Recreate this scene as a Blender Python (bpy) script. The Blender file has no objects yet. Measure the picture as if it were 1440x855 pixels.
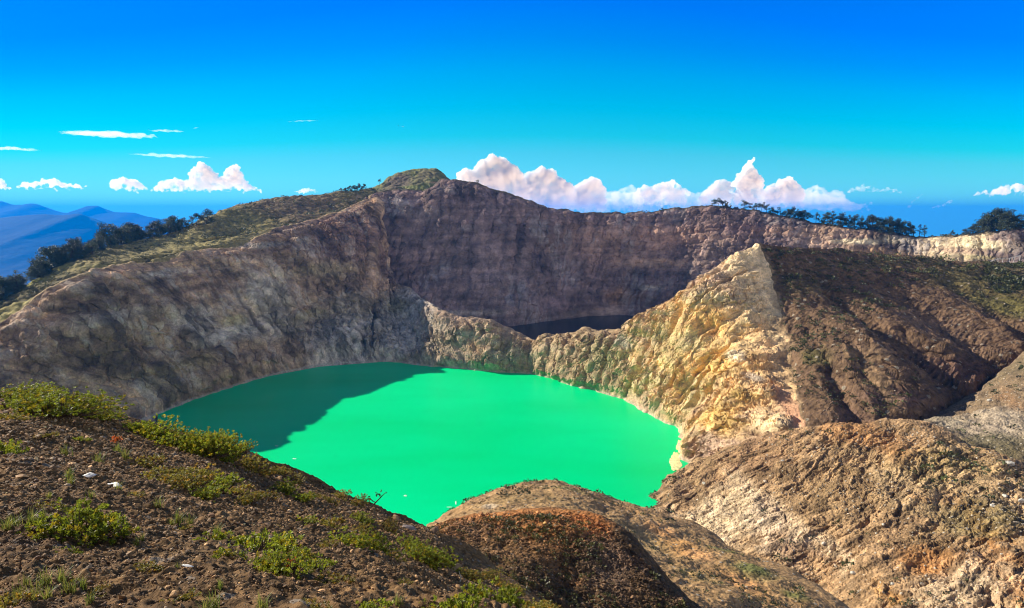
import bpy, math, random
import numpy as np
from mathutils import Vector, Matrix

R = math.radians
SC = bpy.context.scene
COL = SC.collection
rng = np.random.default_rng(7)
random.seed(7)

# ------------------------------------------------------------------ camera geometry
CAMZ = 130.0
PITCH = R(7.5)
FPX = 960.0
CT, ST = math.cos(PITCH), math.sin(PITCH)
SUN_AZ = R(62.0)      # left of straight ahead
SUN_EL = R(26.5)
SUN = np.array([-math.sin(SUN_AZ)*math.cos(SUN_EL), math.cos(SUN_AZ)*math.cos(SUN_EL), math.sin(SUN_EL)])

def ray(u, v):
    a = (u-720.0)/FPX; b = (427.5-v)/FPX
    return np.array([a, CT+b*ST, -ST+b*CT])

def at(u, v, Y):                       # the point seen along a direction at forward distance Y
    d = ray(u, v); s = Y/d[1]
    return np.array([d[0]*s, Y, CAMZ+d[2]*s])

def atz(u, v, z):                      # ... at height z
    d = ray(u, v); s = (z-CAMZ)/d[2]
    return np.array([d[0]*s, d[1]*s, z])

def project(P):
    x = P[..., 0]; y = P[..., 1]; z = P[..., 2]-CAMZ
    f = y*CT - z*ST; up = y*ST + z*CT
    f = np.where(f > 0.2, f, np.nan)
    return 720+FPX*x/f, 427.5-FPX*up/f

# ------------------------------------------------------------------ noise
_perm = np.random.default_rng(3).permutation(256).astype(np.int32)
_perm = np.concatenate([_perm, _perm, _perm])
_g = np.random.default_rng(4).normal(size=(256, 3)).astype(np.float32)
_g /= np.linalg.norm(_g, axis=1, keepdims=True)

def _perlin(p):
    i = np.floor(p); f = p-i; i = i.astype(np.int32) & 255
    w = f*f*f*(f*(f*6-15)+10)
    X, Y, Z = i[:, 0], i[:, 1], i[:, 2]
    fx, fy, fz = f[:, 0], f[:, 1], f[:, 2]
    r = []
    for cx in (0, 1):
        hx = _perm[X+cx]
        for cy in (0, 1):
            hy = _perm[hx+Y+cy]
            for cz in (0, 1):
                h = _perm[hy+Z+cz]
                r.append(_gx[h]*(fx-cx)+_gy[h]*(fy-cy)+_gz[h]*(fz-cz))
    wx, wy, wz = w[:, 0], w[:, 1], w[:, 2]
    a = [r[2*k]+wz*(r[2*k+1]-r[2*k]) for k in range(4)]
    b0 = a[0]+wy*(a[1]-a[0]); b1 = a[2]+wy*(a[3]-a[2])
    return (b0+wx*(b1-b0))*np.float32(1.6)

_gx, _gy, _gz = [np.ascontiguousarray(_g[:, k]) for k in range(3)]
from concurrent.futures import ThreadPoolExecutor
_pool = ThreadPoolExecutor(4)
def perlin(p):
    p = np.asarray(p, np.float32); sh = p.shape[:-1]; p = p.reshape(-1, 3)
    CH = 32768
    if len(p) <= CH: return _perlin(p).reshape(sh)
    return np.concatenate(list(_pool.map(lambda k: _perlin(p[k:k+CH]), range(0, len(p), CH)))).reshape(sh)

def coarse(fn, P, k=4):
    """fn of a smooth, large-scale quantity evaluated on every k-th grid point and filled in between"""
    r, c = P.shape[:2]
    ri = np.unique(np.append(np.arange(0, r, k), r-1)); ci = np.unique(np.append(np.arange(0, c, k), c-1))
    f = fn(P[np.ix_(ri, ci)])
    x = np.arange(c); y = np.arange(r)
    jx = np.clip(np.searchsorted(ci, x, side='right')-1, 0, len(ci)-2); tx = ((x-ci[jx])/(ci[jx+1]-ci[jx])).astype(np.float32)
    jy = np.clip(np.searchsorted(ri, y, side='right')-1, 0, len(ri)-2); ty = ((y-ri[jy])/(ri[jy+1]-ri[jy])).astype(np.float32)
    e = (Ellipsis,)+(None,)*(f.ndim-2)
    g = f[:, jx]*(1-tx)[None, :][e]+f[:, jx+1]*tx[None, :][e]
    return g[jy]*(1-ty)[:, None][e]+g[jy+1]*ty[:, None][e]

def fbm(p, octv=4, gain=.5, lac=2.03):
    p = np.asarray(p, np.float32); a = 1.0; s = 0; n = 0
    for k in range(octv):
        s = s+a*perlin(p+17.3*k); n += a; a *= gain; p = p*lac
    return s/n

def ridged(p, octv=4, gain=.5, lac=2.03):
    p = np.asarray(p, np.float32); a = 1.0; s = 0; n = 0
    for k in range(octv):
        s = s+a*(1-np.abs(perlin(p+11.7*k))*2); n += a; a *= gain; p = p*lac
    return s/n                      # about -1..1, sharp crests up

def billow(p, octv=4, gain=.5, lac=2.03):
    return -ridged(p, octv, gain, lac)

def ss(x, a, b):
    t = np.clip((x-a)/(b-a), 0, 1); return t*t*(3-2*t)

_r = np.random.default_rng(11).random((4096, 5)).astype(np.float32)
def _facets(q, tilt, off):
    c = np.floor(q).astype(np.int32); f = q-c
    best = np.full(len(q), 9.0, np.float32); val = np.zeros(len(q), np.float32)
    for dx in (-1, 0, 1):
        for dy in (-1, 0, 1):
            h = ((c[:, 0]+dx)*7349+(c[:, 1]+dy)*9151) & 4095
            rr = _r[h]
            ex = f[:, 0]-dx-rr[:, 0]; ey = f[:, 1]-dy-rr[:, 1]
            d = ex*ex+ey*ey
            v = tilt*(ex*(rr[:, 2]*2-1)+ey*(rr[:, 3]*2-1))*2+off*(rr[:, 4]*2-1)
            k = d < best
            best = np.where(k, d, best); val = np.where(k, v, val)
    return val
def facets(a, b, tilt=1.0, off=.5):
    """broken rock: every cell of a jittered pattern is a plane of its own tilt and height"""
    q = np.stack([a, b], -1).astype(np.float32); sh = q.shape[:-1]; q = q.reshape(-1, 2); CH = 32768
    return np.concatenate(list(_pool.map(lambda k: _facets(q[k:k+CH], tilt, off), range(0, len(q), CH)))).reshape(sh)

def st(a, b, c=None):
    c = np.zeros_like(a) if c is None else c
    return np.stack([a, b, c], -1)

# ------------------------------------------------------------------ lofted landforms
def pchip(x, Y, xq):
    x = np.asarray(x, float); Y = np.asarray(Y, float); n = len(x)
    sh = (n-1,)+(1,)*(Y.ndim-1)
    h = np.diff(x).reshape(sh); d = np.diff(Y, axis=0)/h
    m = np.zeros_like(Y)
    if n == 2:
        m[:] = d[0]
    else:
        same = d[:-1]*d[1:] > 0
        with np.errstate(divide='ignore', invalid='ignore'):
            hm = 2*d[:-1]*d[1:]/(d[:-1]+d[1:])
        m[1:-1] = np.where(same, hm, 0); m[0] = d[0]; m[-1] = d[-1]
    k = np.clip(np.searchsorted(x, xq, side='right')-1, 0, n-2)
    hh = (x[k+1]-x[k]); t = (np.asarray(xq)-x[k])/hh
    shq = (len(t),)+(1,)*(Y.ndim-1)
    t = t.reshape(shq); hh = hh.reshape(shq)
    h00 = 2*t**3-3*t**2+1; h10 = t**3-2*t**2+t; h01 = -2*t**3+3*t**2; h11 = t**3-t**2
    return h00*Y[k]+h10*hh*m[k]+h01*Y[k+1]+h11*hh*m[k+1]

def row_line(spec, N):
    kind = spec[0]
    pts = np.array(spec[-1], float)
    if kind == 'p':
        q = np.concatenate([[0], np.cumsum(np.hypot(np.diff(pts[:, 0]), np.diff(pts[:, 1])))])
        d = pchip(q, pts, np.linspace(0, q[-1], N))
        return np.array([at(*r) for r in d])
    if kind == 'z':
        q = np.concatenate([[0], np.cumsum(np.hypot(np.diff(pts[:, 0]), np.diff(pts[:, 1])))])
        d = pchip(q, pts, np.linspace(0, q[-1], N))
        return np.array([atz(r[0], r[1], spec[1]) for r in d])
    if kind == 'w':
        q = np.concatenate([[0], np.cumsum(np.linalg.norm(np.diff(pts, axis=0), axis=1))])
        return pchip(q, pts, np.linspace(0, q[-1], N))
    if kind in ('ps', 'zs', 'ws'):                  # last value of each point = its place along the row, 0..1
        d = pchip(pts[:, -1], pts[:, :-1], np.linspace(0, 1, N))
        if kind == 'ps': return np.array([at(*r) for r in d])
        if kind == 'zs': return np.array([atz(r[0], r[1], spec[1]) for r in d])
        return d
    raise ValueError(kind)

def shake(P):
    """small irregular shifts, the same for every landform at the same place, so that shared edges stay shared"""
    P = np.asarray(P, np.float32)
    k = np.clip(np.hypot(P[..., 0], P[..., 1])/300, 0, 1)**1.2
    D = np.zeros(P.shape)
    for c in range(3):
        a = coarse(lambda q: fbm(q/34+31*c, 2), P) if P.ndim == 3 else fbm(P/34+31*c, 2)
        D[..., c] = (a*4.0+fbm(P/9+7*c+3, 2, .6)*2.3)*(1, 1, .8)[c]
    return P+D*k[..., None]

class Patch:
    pass

def grid_normals(P):
    du = np.gradient(P, axis=1); dv = np.gradient(P, axis=0)
    n = np.cross(du, dv); L = np.linalg.norm(n, axis=-1, keepdims=True); n = n/np.maximum(L, 1e-9)
    flip = np.sign(np.median(n[..., 2])) or 1
    return n*flip, flip

def loft(rows, N, counts, sharp=(), jag=True):
    """rows from low/near to high/far (any order); counts = samples between successive rows."""
    L = []
    pend = []
    for r in rows:
        if r[0] == 'mix':
            pend.append((len(L), r)); L.append(None)
        elif r[0] == 'off':
            L.append(L[-1]+np.array(r[1:4], float))
        elif r[0] == 'arr':
            L.append(r[1])
        else:
            L.append(row_line(r, N))
    for i, r in pend:
        a = i
        while L[a] is None: a -= 1
        b = i
        while L[b] is None or any(b == k for k, _ in pend): b += 1
        f, fz = r[1], r[2]
        A, B = L[a], L[b]
        while any(a == k for k, _ in pend): a -= 1; A = L[a]
        P = A*(1-f)+B*f; P[:, 2] = A[:, 2]*(1-fz)+B[:, 2]*fz
        L[i] = P
    L = np.array(L)
    cuts = [0]+sorted(sharp)+[len(L)-1]
    out = []; tt = []
    for c0, c1 in zip(cuts[:-1], cuts[1:]):
        seg = L[c0:c1+1]
        d = np.linalg.norm(np.diff(seg, axis=0), axis=2).mean(1)
        q = np.concatenate([[0], np.cumsum(d)])
        xs = []; ts = []
        for k in range(len(seg)-1):
            m = counts[c0+k]
            xs.append(np.linspace(q[k], q[k+1], m, endpoint=False)); ts.append(c0+k+np.linspace(0, 1, m, endpoint=False))
        xs = np.concatenate(xs); ts = np.concatenate(ts)
        if c1 == cuts[-1]:
            xs = np.append(xs, q[-1]); ts = np.append(ts, c1)
        out.append(pchip(q, seg, xs)); tt.append(ts)
    p = Patch()
    p.P = np.concatenate(out); p.t = np.concatenate(tt)
    if jag: p.P = shake(p.P)
    p.T = np.repeat(p.t[:, None], N, 1)
    p.S = np.repeat(np.linspace(0, 1, N)[None, :], len(p.t), 0)
    p.n, p.flip = grid_normals(p.P)
    mid = p.P[len(p.P)//2]
    a = np.concatenate([[0], np.cumsum(np.linalg.norm(np.diff(mid, axis=0), axis=1))])
    p.A = np.repeat(a[None, :], len(p.t), 0)
    b = np.linalg.norm(np.diff(p.P, axis=0), axis=2)
    p.B = np.concatenate([np.zeros((1, N)), np.cumsum(b, 0)])
    return p

def displace(p, d, n=None):
    p.P = p.P+(p.n if n is None else n)*d[..., None]
    p.n, p.flip = grid_normals(p.P); p.uv = None

def spot(p, u, v, rows=None):
    """index of the surface point seen at (u, v) in the photograph"""
    if getattr(p, 'uv', None) is None:
        U, V = project(p.P); p.uv = (np.nan_to_num(U, nan=1e6).astype(np.float32), np.nan_to_num(V, nan=1e6).astype(np.float32))
    U, V = p.uv; t = p.T[:, 0]; a, b = 0, len(t)
    if rows: k = np.where((t >= rows[0]) & (t <= rows[1]))[0]; a, b = k[0], k[-1]+1
    d = (U[a:b]-np.float32(u))**2; d += (V[a:b]-np.float32(v))**2
    i, j = np.unravel_index(np.argmin(d), d.shape)
    return i+a, j

def paint(p, base, splats, warp=.35, wscale=.05, rows=None):
    col = np.ones(p.P.shape)*np.array(base)
    P = p.P.astype(np.float32)
    w1 = coarse(lambda q: fbm(q*wscale, 5, .6), P, 2)
    for (u, v, ru, rv, c, k) in splats:          # ru, rv in pixels as seen from the path; turned into metres here
        i = spot(p, u, v, rows); c0 = p.P[i]
        dist = np.linalg.norm(c0-np.array([0, 0, CAMZ]))
        rx = ru*dist/FPX
        rz = rv*dist/FPX
        nz = abs(p.n[i][2])
        rzz = max(rz*max(.35, 1-nz), 1e-3) if nz < .8 else 1e9
        ry = max(rx, rv*dist/FPX/0.3) if nz >= .8 else rx/.6
        K = np.where((np.abs(P[..., 0]-c0[0]) < 2.2*rx) & (np.abs(P[..., 1]-c0[1]) < 2.2*ry))
        d = P[K]-c0.astype(np.float32)
        q = np.sqrt((d[:, 0]/rx)**2+(d[:, 1]/ry)**2+(d[:, 2]/rzz)**2)
        q = q+warp*2.2*w1[K]*(0.6+q*.5)
        m = (k*(1-ss(q, .35, 1.25)))[:, None]
        col[K] = col[K]*(1-m)+np.array(c)*m
    return col

def hexc(s):
    s = s.lstrip('#'); c = [int(s[i:i+2], 16)/255 for i in (0, 2, 4)]
    return tuple((x/12.92 if x <= .04045 else ((x+.055)/1.055)**2.4) for x in c)

def link(name, me, mat=None, parent=None):
    o = bpy.data.objects.new(name, me); COL.objects.link(o)
    if mat is not None and me is not None: me.materials.append(mat)
    if parent is not None: o.parent = parent
    return o

def tag(o, label=None, cat=None, group=None, kind=None):
    if label: o['label'] = label
    if cat: o['category'] = cat
    if group: o['group'] = group
    if kind: o['kind'] = kind
    return o

def mesh_np(name, V, F, col=None, smooth=True):
    """V (n,3), F (m,k) same k"""
    me = bpy.data.meshes.new(name)
    V = np.ascontiguousarray(V, np.float32); F = np.ascontiguousarray(F, np.int32)
    me.vertices.add(len(V)); me.vertices.foreach_set('co', V.ravel())
    k = F.shape[1]
    me.loops.add(F.size); me.loops.foreach_set('vertex_index', F.ravel())
    me.polygons.add(len(F)); me.polygons.foreach_set('loop_start', np.arange(0, F.size, k, dtype=np.int32))
    try: me.polygons.foreach_set('loop_total', np.full(len(F), k, np.int32))
    except Exception: pass
    me.polygons.foreach_set('use_smooth', np.full(len(F), smooth, bool))
    if col is not None:
        ca = me.color_attributes.new('Col', 'FLOAT_COLOR', 'POINT')
        c4 = np.ones((len(V), 4), np.float32); c4[:, :3] = np.clip(col.reshape(-1, 3), 0.002, .95)
        ca.data.foreach_set('color', c4.ravel())
    me.update(calc_edges=True); me.validate()
    return me

def grid_faces(r, c, flip=1):
    i = np.arange(r*c).reshape(r, c)
    q = [i[:-1, :-1], i[:-1, 1:], i[1:, 1:], i[1:, :-1]]
    if flip < 0: q = q[::-1]
    return np.stack(q, -1).reshape(-1, 4)

def patch_obj(name, p, col, mat, kind='structure', smooth=True):
    r, c = p.P.shape[:2]
    me = mesh_np(name, p.P.reshape(-1, 3), grid_faces(r, c, p.flip), col, smooth)
    o = link(name, me, mat); o['kind'] = kind
    return o

# ------------------------------------------------------------------ materials
def new_mat(name):
    m = bpy.data.materials.new(name); m.use_nodes = True
    nt = m.node_tree; nt.nodes.clear()
    out = nt.nodes.new('ShaderNodeOutputMaterial')
    return m, nt, out

def nd(nt, typ, **kw):
    n = nt.nodes.new(typ)
    for k, v in kw.items():
        if k in ('inputs',):
            for a, b in v.items(): n.inputs[a].default_value = b
        else: setattr(n, k, v)
    return n

def terrain_mat(name, scale=1.0, bump=.6, bdist=.6, contrast=.5, rough=.95, vor=0.0, specks=0.0, speck_col=(.5, .45, .36, 1), crack=0.0, spec=.12):
    """colour of the ground from the mesh's mineral attribute, broken up by fine 3D noise and bump"""
    m, nt, out = new_mat(name); L = nt.links.new
    att = nd(nt, 'ShaderNodeAttribute', attribute_name='Col')
    tc = nd(nt, 'ShaderNodeTexCoord')
    n1 = nd(nt, 'ShaderNodeTexNoise', inputs={'Scale': .9/scale, 'Detail': 8, 'Roughness': .68})
    n2 = nd(nt, 'ShaderNodeTexNoise', inputs={'Scale': .16/scale, 'Detail': 5, 'Roughness': .6})
    L(tc.outputs['Object'], n1.inputs['Vector']); L(tc.outputs['Object'], n2.inputs['Vector'])
    r1 = nd(nt, 'ShaderNodeMapRange', inputs={'From Min': .3, 'From Max': .7, 'To Min': 1-contrast, 'To Max': 1+contrast})
    r2 = nd(nt, 'ShaderNodeMapRange', inputs={'From Min': .3, 'From Max': .7, 'To Min': .8, 'To Max': 1.2})
    L(n1.outputs['Fac'], r1.inputs['Value']); L(n2.outputs['Fac'], r2.inputs['Value'])
    mm = nd(nt, 'ShaderNodeMath', operation='MULTIPLY'); L(r1.outputs[0], mm.inputs[0]); L(r2.outputs[0], mm.inputs[1])
    vm = nd(nt, 'ShaderNodeVectorMath', operation='SCALE'); L(att.outputs['Color'], vm.inputs[0]); L(mm.outputs[0], vm.inputs['Scale'])
    colr = vm.outputs[0]
    h = n1.outputs['Fac']
    if vor:
        v = nd(nt, 'ShaderNodeTexVoronoi', inputs={'Scale': vor/scale}); v.feature = 'F1'
        L(tc.outputs['Object'], v.inputs['Vector'])
        ad = nd(nt, 'ShaderNodeMath', operation='SUBTRACT'); L(h, ad.inputs[0]); L(v.outputs['Distance'], ad.inputs[1])
        h = ad.outputs[0]
        if specks:
            sep = nd(nt, 'ShaderNodeSeparateColor'); L(v.outputs['Color'], sep.inputs[0])
            gt = nd(nt, 'ShaderNodeMath', operation='GREATER_THAN'); gt.inputs[1].default_value = 1-specks; L(sep.outputs[0], gt.inputs[0])
            lt = nd(nt, 'ShaderNodeMath', operation='LESS_THAN'); lt.inputs[1].default_value = .42; L(v.outputs['Distance'], lt.inputs[0])
            mu = nd(nt, 'ShaderNodeMath', operation='MULTIPLY'); L(gt.outputs[0], mu.inputs[0]); L(lt.outputs[0], mu.inputs[1])
            mx = nd(nt, 'ShaderNodeMix', data_type='RGBA'); L(mu.outputs[0], mx.inputs['Factor']); L(colr, mx.inputs['A']); mx.inputs['B'].default_value = speck_col
            colr = mx.outputs['Result']
    if crack:                               # joints and broken facets in the rock
        wv = nd(nt, 'ShaderNodeVectorMath', operation='MULTIPLY_ADD'); L(n2.outputs['Color'], wv.inputs[0]); wv.inputs[1].default_value = (9, 9, 9); L(tc.outputs['Object'], wv.inputs[2])
        mp = nd(nt, 'ShaderNodeMapping'); mp.inputs['Scale'].default_value = (1, 1, .3); mp.inputs['Rotation'].default_value = (0, .5, .2); L(wv.outputs[0], mp.inputs[0])
        vo = nd(nt, 'ShaderNodeTexVoronoi', inputs={'Scale': crack}); vo.feature = 'F1'; vo.distance = 'MANHATTAN'; L(mp.outputs[0], vo.inputs['Vector'])
        vo2 = nd(nt, 'ShaderNodeTexVoronoi', inputs={'Scale': crack*3.1}); vo2.feature = 'F1'; vo2.distance = 'MANHATTAN'; L(mp.outputs[0], vo2.inputs['Vector'])
        a1 = nd(nt, 'ShaderNodeMath', operation='MULTIPLY_ADD'); L(vo.outputs['Distance'], a1.inputs[0]); a1.inputs[1].default_value = -.9; L(h, a1.inputs[2])
        a2 = nd(nt, 'ShaderNodeMath', operation='MULTIPLY_ADD'); L(vo2.outputs['Distance'], a2.inputs[0]); a2.inputs[1].default_value = -.5; L(a1.outputs[0], a2.inputs[2])
        h = a2.outputs[0]
    bp = nd(nt, 'ShaderNodeBump', inputs={'Strength': bump, 'Distance': bdist*scale}); L(h, bp.inputs['Height'])
    bs = nd(nt, 'ShaderNodeBsdfPrincipled', inputs={'Roughness': rough, 'Specular IOR Level': spec})
    L(colr, bs.inputs['Base Color']); L(bp.outputs[0], bs.inputs['Normal']); L(bs.outputs[0], out.inputs[0])
    return m

def plain_mat(name, c, rough=.8, spec=.2, noise=0, nscale=5):
    m, nt, out = new_mat(name); L = nt.links.new
    bs = nd(nt, 'ShaderNodeBsdfPrincipled', inputs={'Roughness': rough, 'Specular IOR Level': spec, 'Base Color': (*c, 1)})
    if noise:
        tc = nd(nt, 'ShaderNodeTexCoord'); n = nd(nt, 'ShaderNodeTexNoise', inputs={'Scale': nscale, 'Detail': 5})
        L(tc.outputs['Object'], n.inputs['Vector'])
        mp = nd(nt, 'ShaderNodeMapRange', inputs={'From Min': .3, 'From Max': .7, 'To Min': 1-noise, 'To Max': 1+noise}); L(n.outputs['Fac'], mp.inputs['Value'])
        vm = nd(nt, 'ShaderNodeVectorMath', operation='SCALE'); vm.inputs[0].default_value = c; L(mp.outputs[0], vm.inputs['Scale'])
        L(vm.outputs[0], bs.inputs['Base Color'])
    L(bs.outputs[0], out.inputs[0])
    return m
# exposure and sky settings
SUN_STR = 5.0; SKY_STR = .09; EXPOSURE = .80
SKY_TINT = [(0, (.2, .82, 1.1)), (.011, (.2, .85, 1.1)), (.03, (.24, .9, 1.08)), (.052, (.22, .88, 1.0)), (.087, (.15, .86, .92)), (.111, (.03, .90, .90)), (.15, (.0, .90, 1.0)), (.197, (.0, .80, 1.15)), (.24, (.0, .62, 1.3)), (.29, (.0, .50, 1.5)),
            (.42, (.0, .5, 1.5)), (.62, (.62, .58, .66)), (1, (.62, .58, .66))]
BACK_FILL_TINT = (3.9, 2.55, 1.8)  # brightens the low unseen sky behind the viewpoint to fill shaded walls
# ------------------------------------------------------------------ W: wall of the near crater: left wall, low saddle, yellow cliff (one continuous face)
NW = 1750
shore = row_line(('zs', 0, [(-330, 640, 0), (-150, 635, .05), (0, 628, .09), (95, 616, .125), (202, 589, .165), (294, 555, .22), (400, 523, .29), (470, 512, .36), (540, 509, .44), (620, 517, .50), (660, 520, .53), (700, 523, .565),
                           (740, 526, .60), (765, 530, .62), (800, 541, .65), (840, 551, .70), (870, 561, .76), (900, 576, .82), (935, 594, .87), (955, 606, .90), (958, 624, .925), (957, 640, .95), (975, 652, .98), (1040, 668, 1)]), NW)
inw = np.array([-40., 420., 0.])-shore; inw[:, 2] = 0; inw /= np.linalg.norm(inw, axis=1, keepdims=True)
under = shore+inw*9; under[:, 2] = -14
edge = [(905, 441, 512, .72), (925, 430, 505, .733), (960, 419, 496, .76), (1000, 390, 490, .785), (1040, 361, 485, .81), (1067, 341, 480, .83), (1074, 362, 470, .845), (1083, 392, 458, .865), (1094, 424, 440, .882), (1099, 446, 428, .895), (1094, 456, 422, .902), (1108, 472, 410, .912),
        (1117, 500, 390, .93), (1113, 516, 379, .938), (1124, 545, 354, .953), (1121, 565, 341, .962), (1131, 605, 315, .98), (1138, 660, 290, 1)]
brow = row_line(('ps', [(-330, 560, 380, 0), (-200, 525, 398, .04), (-100, 492, 412, .07), (0, 455, 428, .10), (40, 428, 438, .125), (110, 388, 457, .165), (139, 380, 487, .178), (170, 374, 509, .19), (205, 372, 535, .205), (232, 371, 553, .22),
           (262, 355, 582, .238), (300, 350, 616, .26), (345, 346, 652, .283), (365, 332, 674, .295), (400, 318, 717, .312), (450, 308, 785, .335), (490, 293, 835, .357), (515, 281, 875, .38), (531, 271, 908, .40),
           (537, 300, 900, .412), (541, 340, 860, .428), (546, 375, 815, .444), (552, 393, 785, .458), (575, 407, 740, .478), (600, 426, 665, .50), (622, 437, 618, .515), (640, 444, 611, .53), (665, 446, 606, .545), (690, 451, 601, .56),
           (722, 466, 595, .58), (755, 478, 587, .605), (775, 474, 577, .618), (800, 471, 566, .64), (825, 463, 554, .66), (842, 465, 546, .672), (870, 463, 535, .695), (892, 460, 524, .71)]+edge), NW)
sw = np.linspace(0, 1, NW)
def sw_mix(a, b):                                # offsets that differ between the high left wall and the low saddle
    k = ss(sw, .41, .50)[:, None]
    return np.array(a)*(1-k)+np.array(b)*k
back1 = brow+sw_mix((-10, 9, -14), (7, 12, -6)); back2 = back1+sw_mix((-40, 40, -80), (12, 42, -48))
def between(f0, z0, f1, z1):                     # left wall: even slope; saddle and cliff: steep foot, easier top
    k = ss(sw, .50, .62); f = f0+(f1-f0)*k; z = z0+(z1-z0)*k
    P = shore+(brow-shore)*f[:, None]; P[:, 2] = shore[:, 2]+(brow[:, 2]-shore[:, 2])*z; return P
H = loft([('arr', under), ('arr', shore), ('arr', between(.40, .38, .20, .36)), ('arr', between(.71, .76, .52, .78)), ('arr', brow), ('arr', back1), ('arr', back2)], NW, [14, 140, 150, 140, 14, 8], sharp=[4])
def dispH(p):
    a, b, P = p.A, p.B, p.P
    lw = 1-ss(p.S, .44, .53); cl = ss(p.S, .68, .78); sd = 1-lw-cl
    brink = 1-ss(p.T, 3.5, 3.98)*(.82*(1-cl)+.93*cl)
    m = ss(p.T, 1.0, 1.25)*brink*(p.T < 4.3)
    w3 = np.stack([coarse(lambda q: fbm(q*.02+20*k, 3), P) for k in range(3)], -1)
    Q = P+w3*14
    wv = coarse(lambda q: fbm(q*.012, 3), P)*20
    # left wall: gullies and ribs that lean, ledges
    d1 = a+wv*.6+b*.35
    fl = ridged(st(d1/52, b/300), 2, .5)
    fl2 = ridged(st((d1+w3[..., 0]*5)/17, b/150, b*0+4), 3, .5)
    fl3 = ridged(st((d1+w3[..., 1]*4)/5.5, b/55, b*0+7), 2, .5)
    rk = fbm(P*.2, 4, .6)
    led = fbm(P*np.array([.01, .01, .2])+w3*.5, 3)
    wj = rk*2.2
    fc = facets((d1+wj)/8.5, (b+wj*2)/19, .9, .55)+.42*facets((d1+wj)/3.1+50, (b+wj)/6.5, .9, .5)
    left = fl*7.0+fl2*3.0+fl3*.7+rk*.8+led*1.6+fc*.7
    # saddle: rounded buttresses; cliff: blocky, upright ribs
    bt = ridged(st((a+wv*.5)/36, b/130), 2, .5)
    q1, q2 = a-b*.34+wv*.3+w3[..., 0]*6, b+w3[..., 1]*6
    rib = ridged(st(q1/20, q2/210), 2, .5); rib2 = ridged(st(q1/7.5, q2/75, w3[..., 2]*.4), 3, .55); rib3 = ridged(st(q1/2.6, q2/20, w3[..., 2]), 2, .6)
    gash = ss(ridged(st(q1/16+7, q2/55), 2, .5), .62, .95)*ss(fbm(P*.03+4, 2), -.05, .25)
    fine = fbm(P*np.array([.55, .55, .3]), 4, .62)
    ter = fbm(st(q2/11, q1/60, w3[..., 0]*.5), 3, .6)
    wj = fine*2.0
    fc1 = facets((q1+wj)/7.0, (q2+wj)/24, 1, .7); fc2 = facets((q1+wj)/2.9+50, (q2+wj)/9.5, 1, .7); fc3 = facets((q1+wj)/1.3+90, (q2+wj)/3.4, 1, .7)
    msk = .22+1.0*ss(coarse(lambda q: fbm(q*.035+40, 3), P), -.22, .28)
    fc1, fc2, fc3 = fc1*msk, fc2*msk, fc3*(.5+.5*msk)
    slit = ss(ridged(st((a-b*.08+wv*.2+fine)/21+3, q2/150), 2, .45), .55, .95)*ss(fbm(P*.022+14, 2), -.1, .15)
    col = ridged(st((a+wv*.35+w3[..., 0]*5)/27, b/400), 2, .5)          # upright buttresses
    col2 = ridged(st((a+w3[..., 0]*4-b*.12)/10, b/130, w3[..., 1]*.4), 2, .5)
    sad = col*5.5+col2*2.4*msk+fine*.5+ter*.8+fc1*.8+fc2*.7+fc3*.45
    clf = bt*1.2+col*3.0+col2*1.8*msk+rib*1.3+fine*.4+ter*.5-gash*3.5-slit*5.5+fc1*.55+fc2*.6+fc3*.5
    return m*(left*lw+sad*sd+clf*cl)+.35*fbm(P*.6, 3)*ss(p.T, .9, 1.2)
displace(H, dispH(H))
g_l = (.34, .255, .18)
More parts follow.
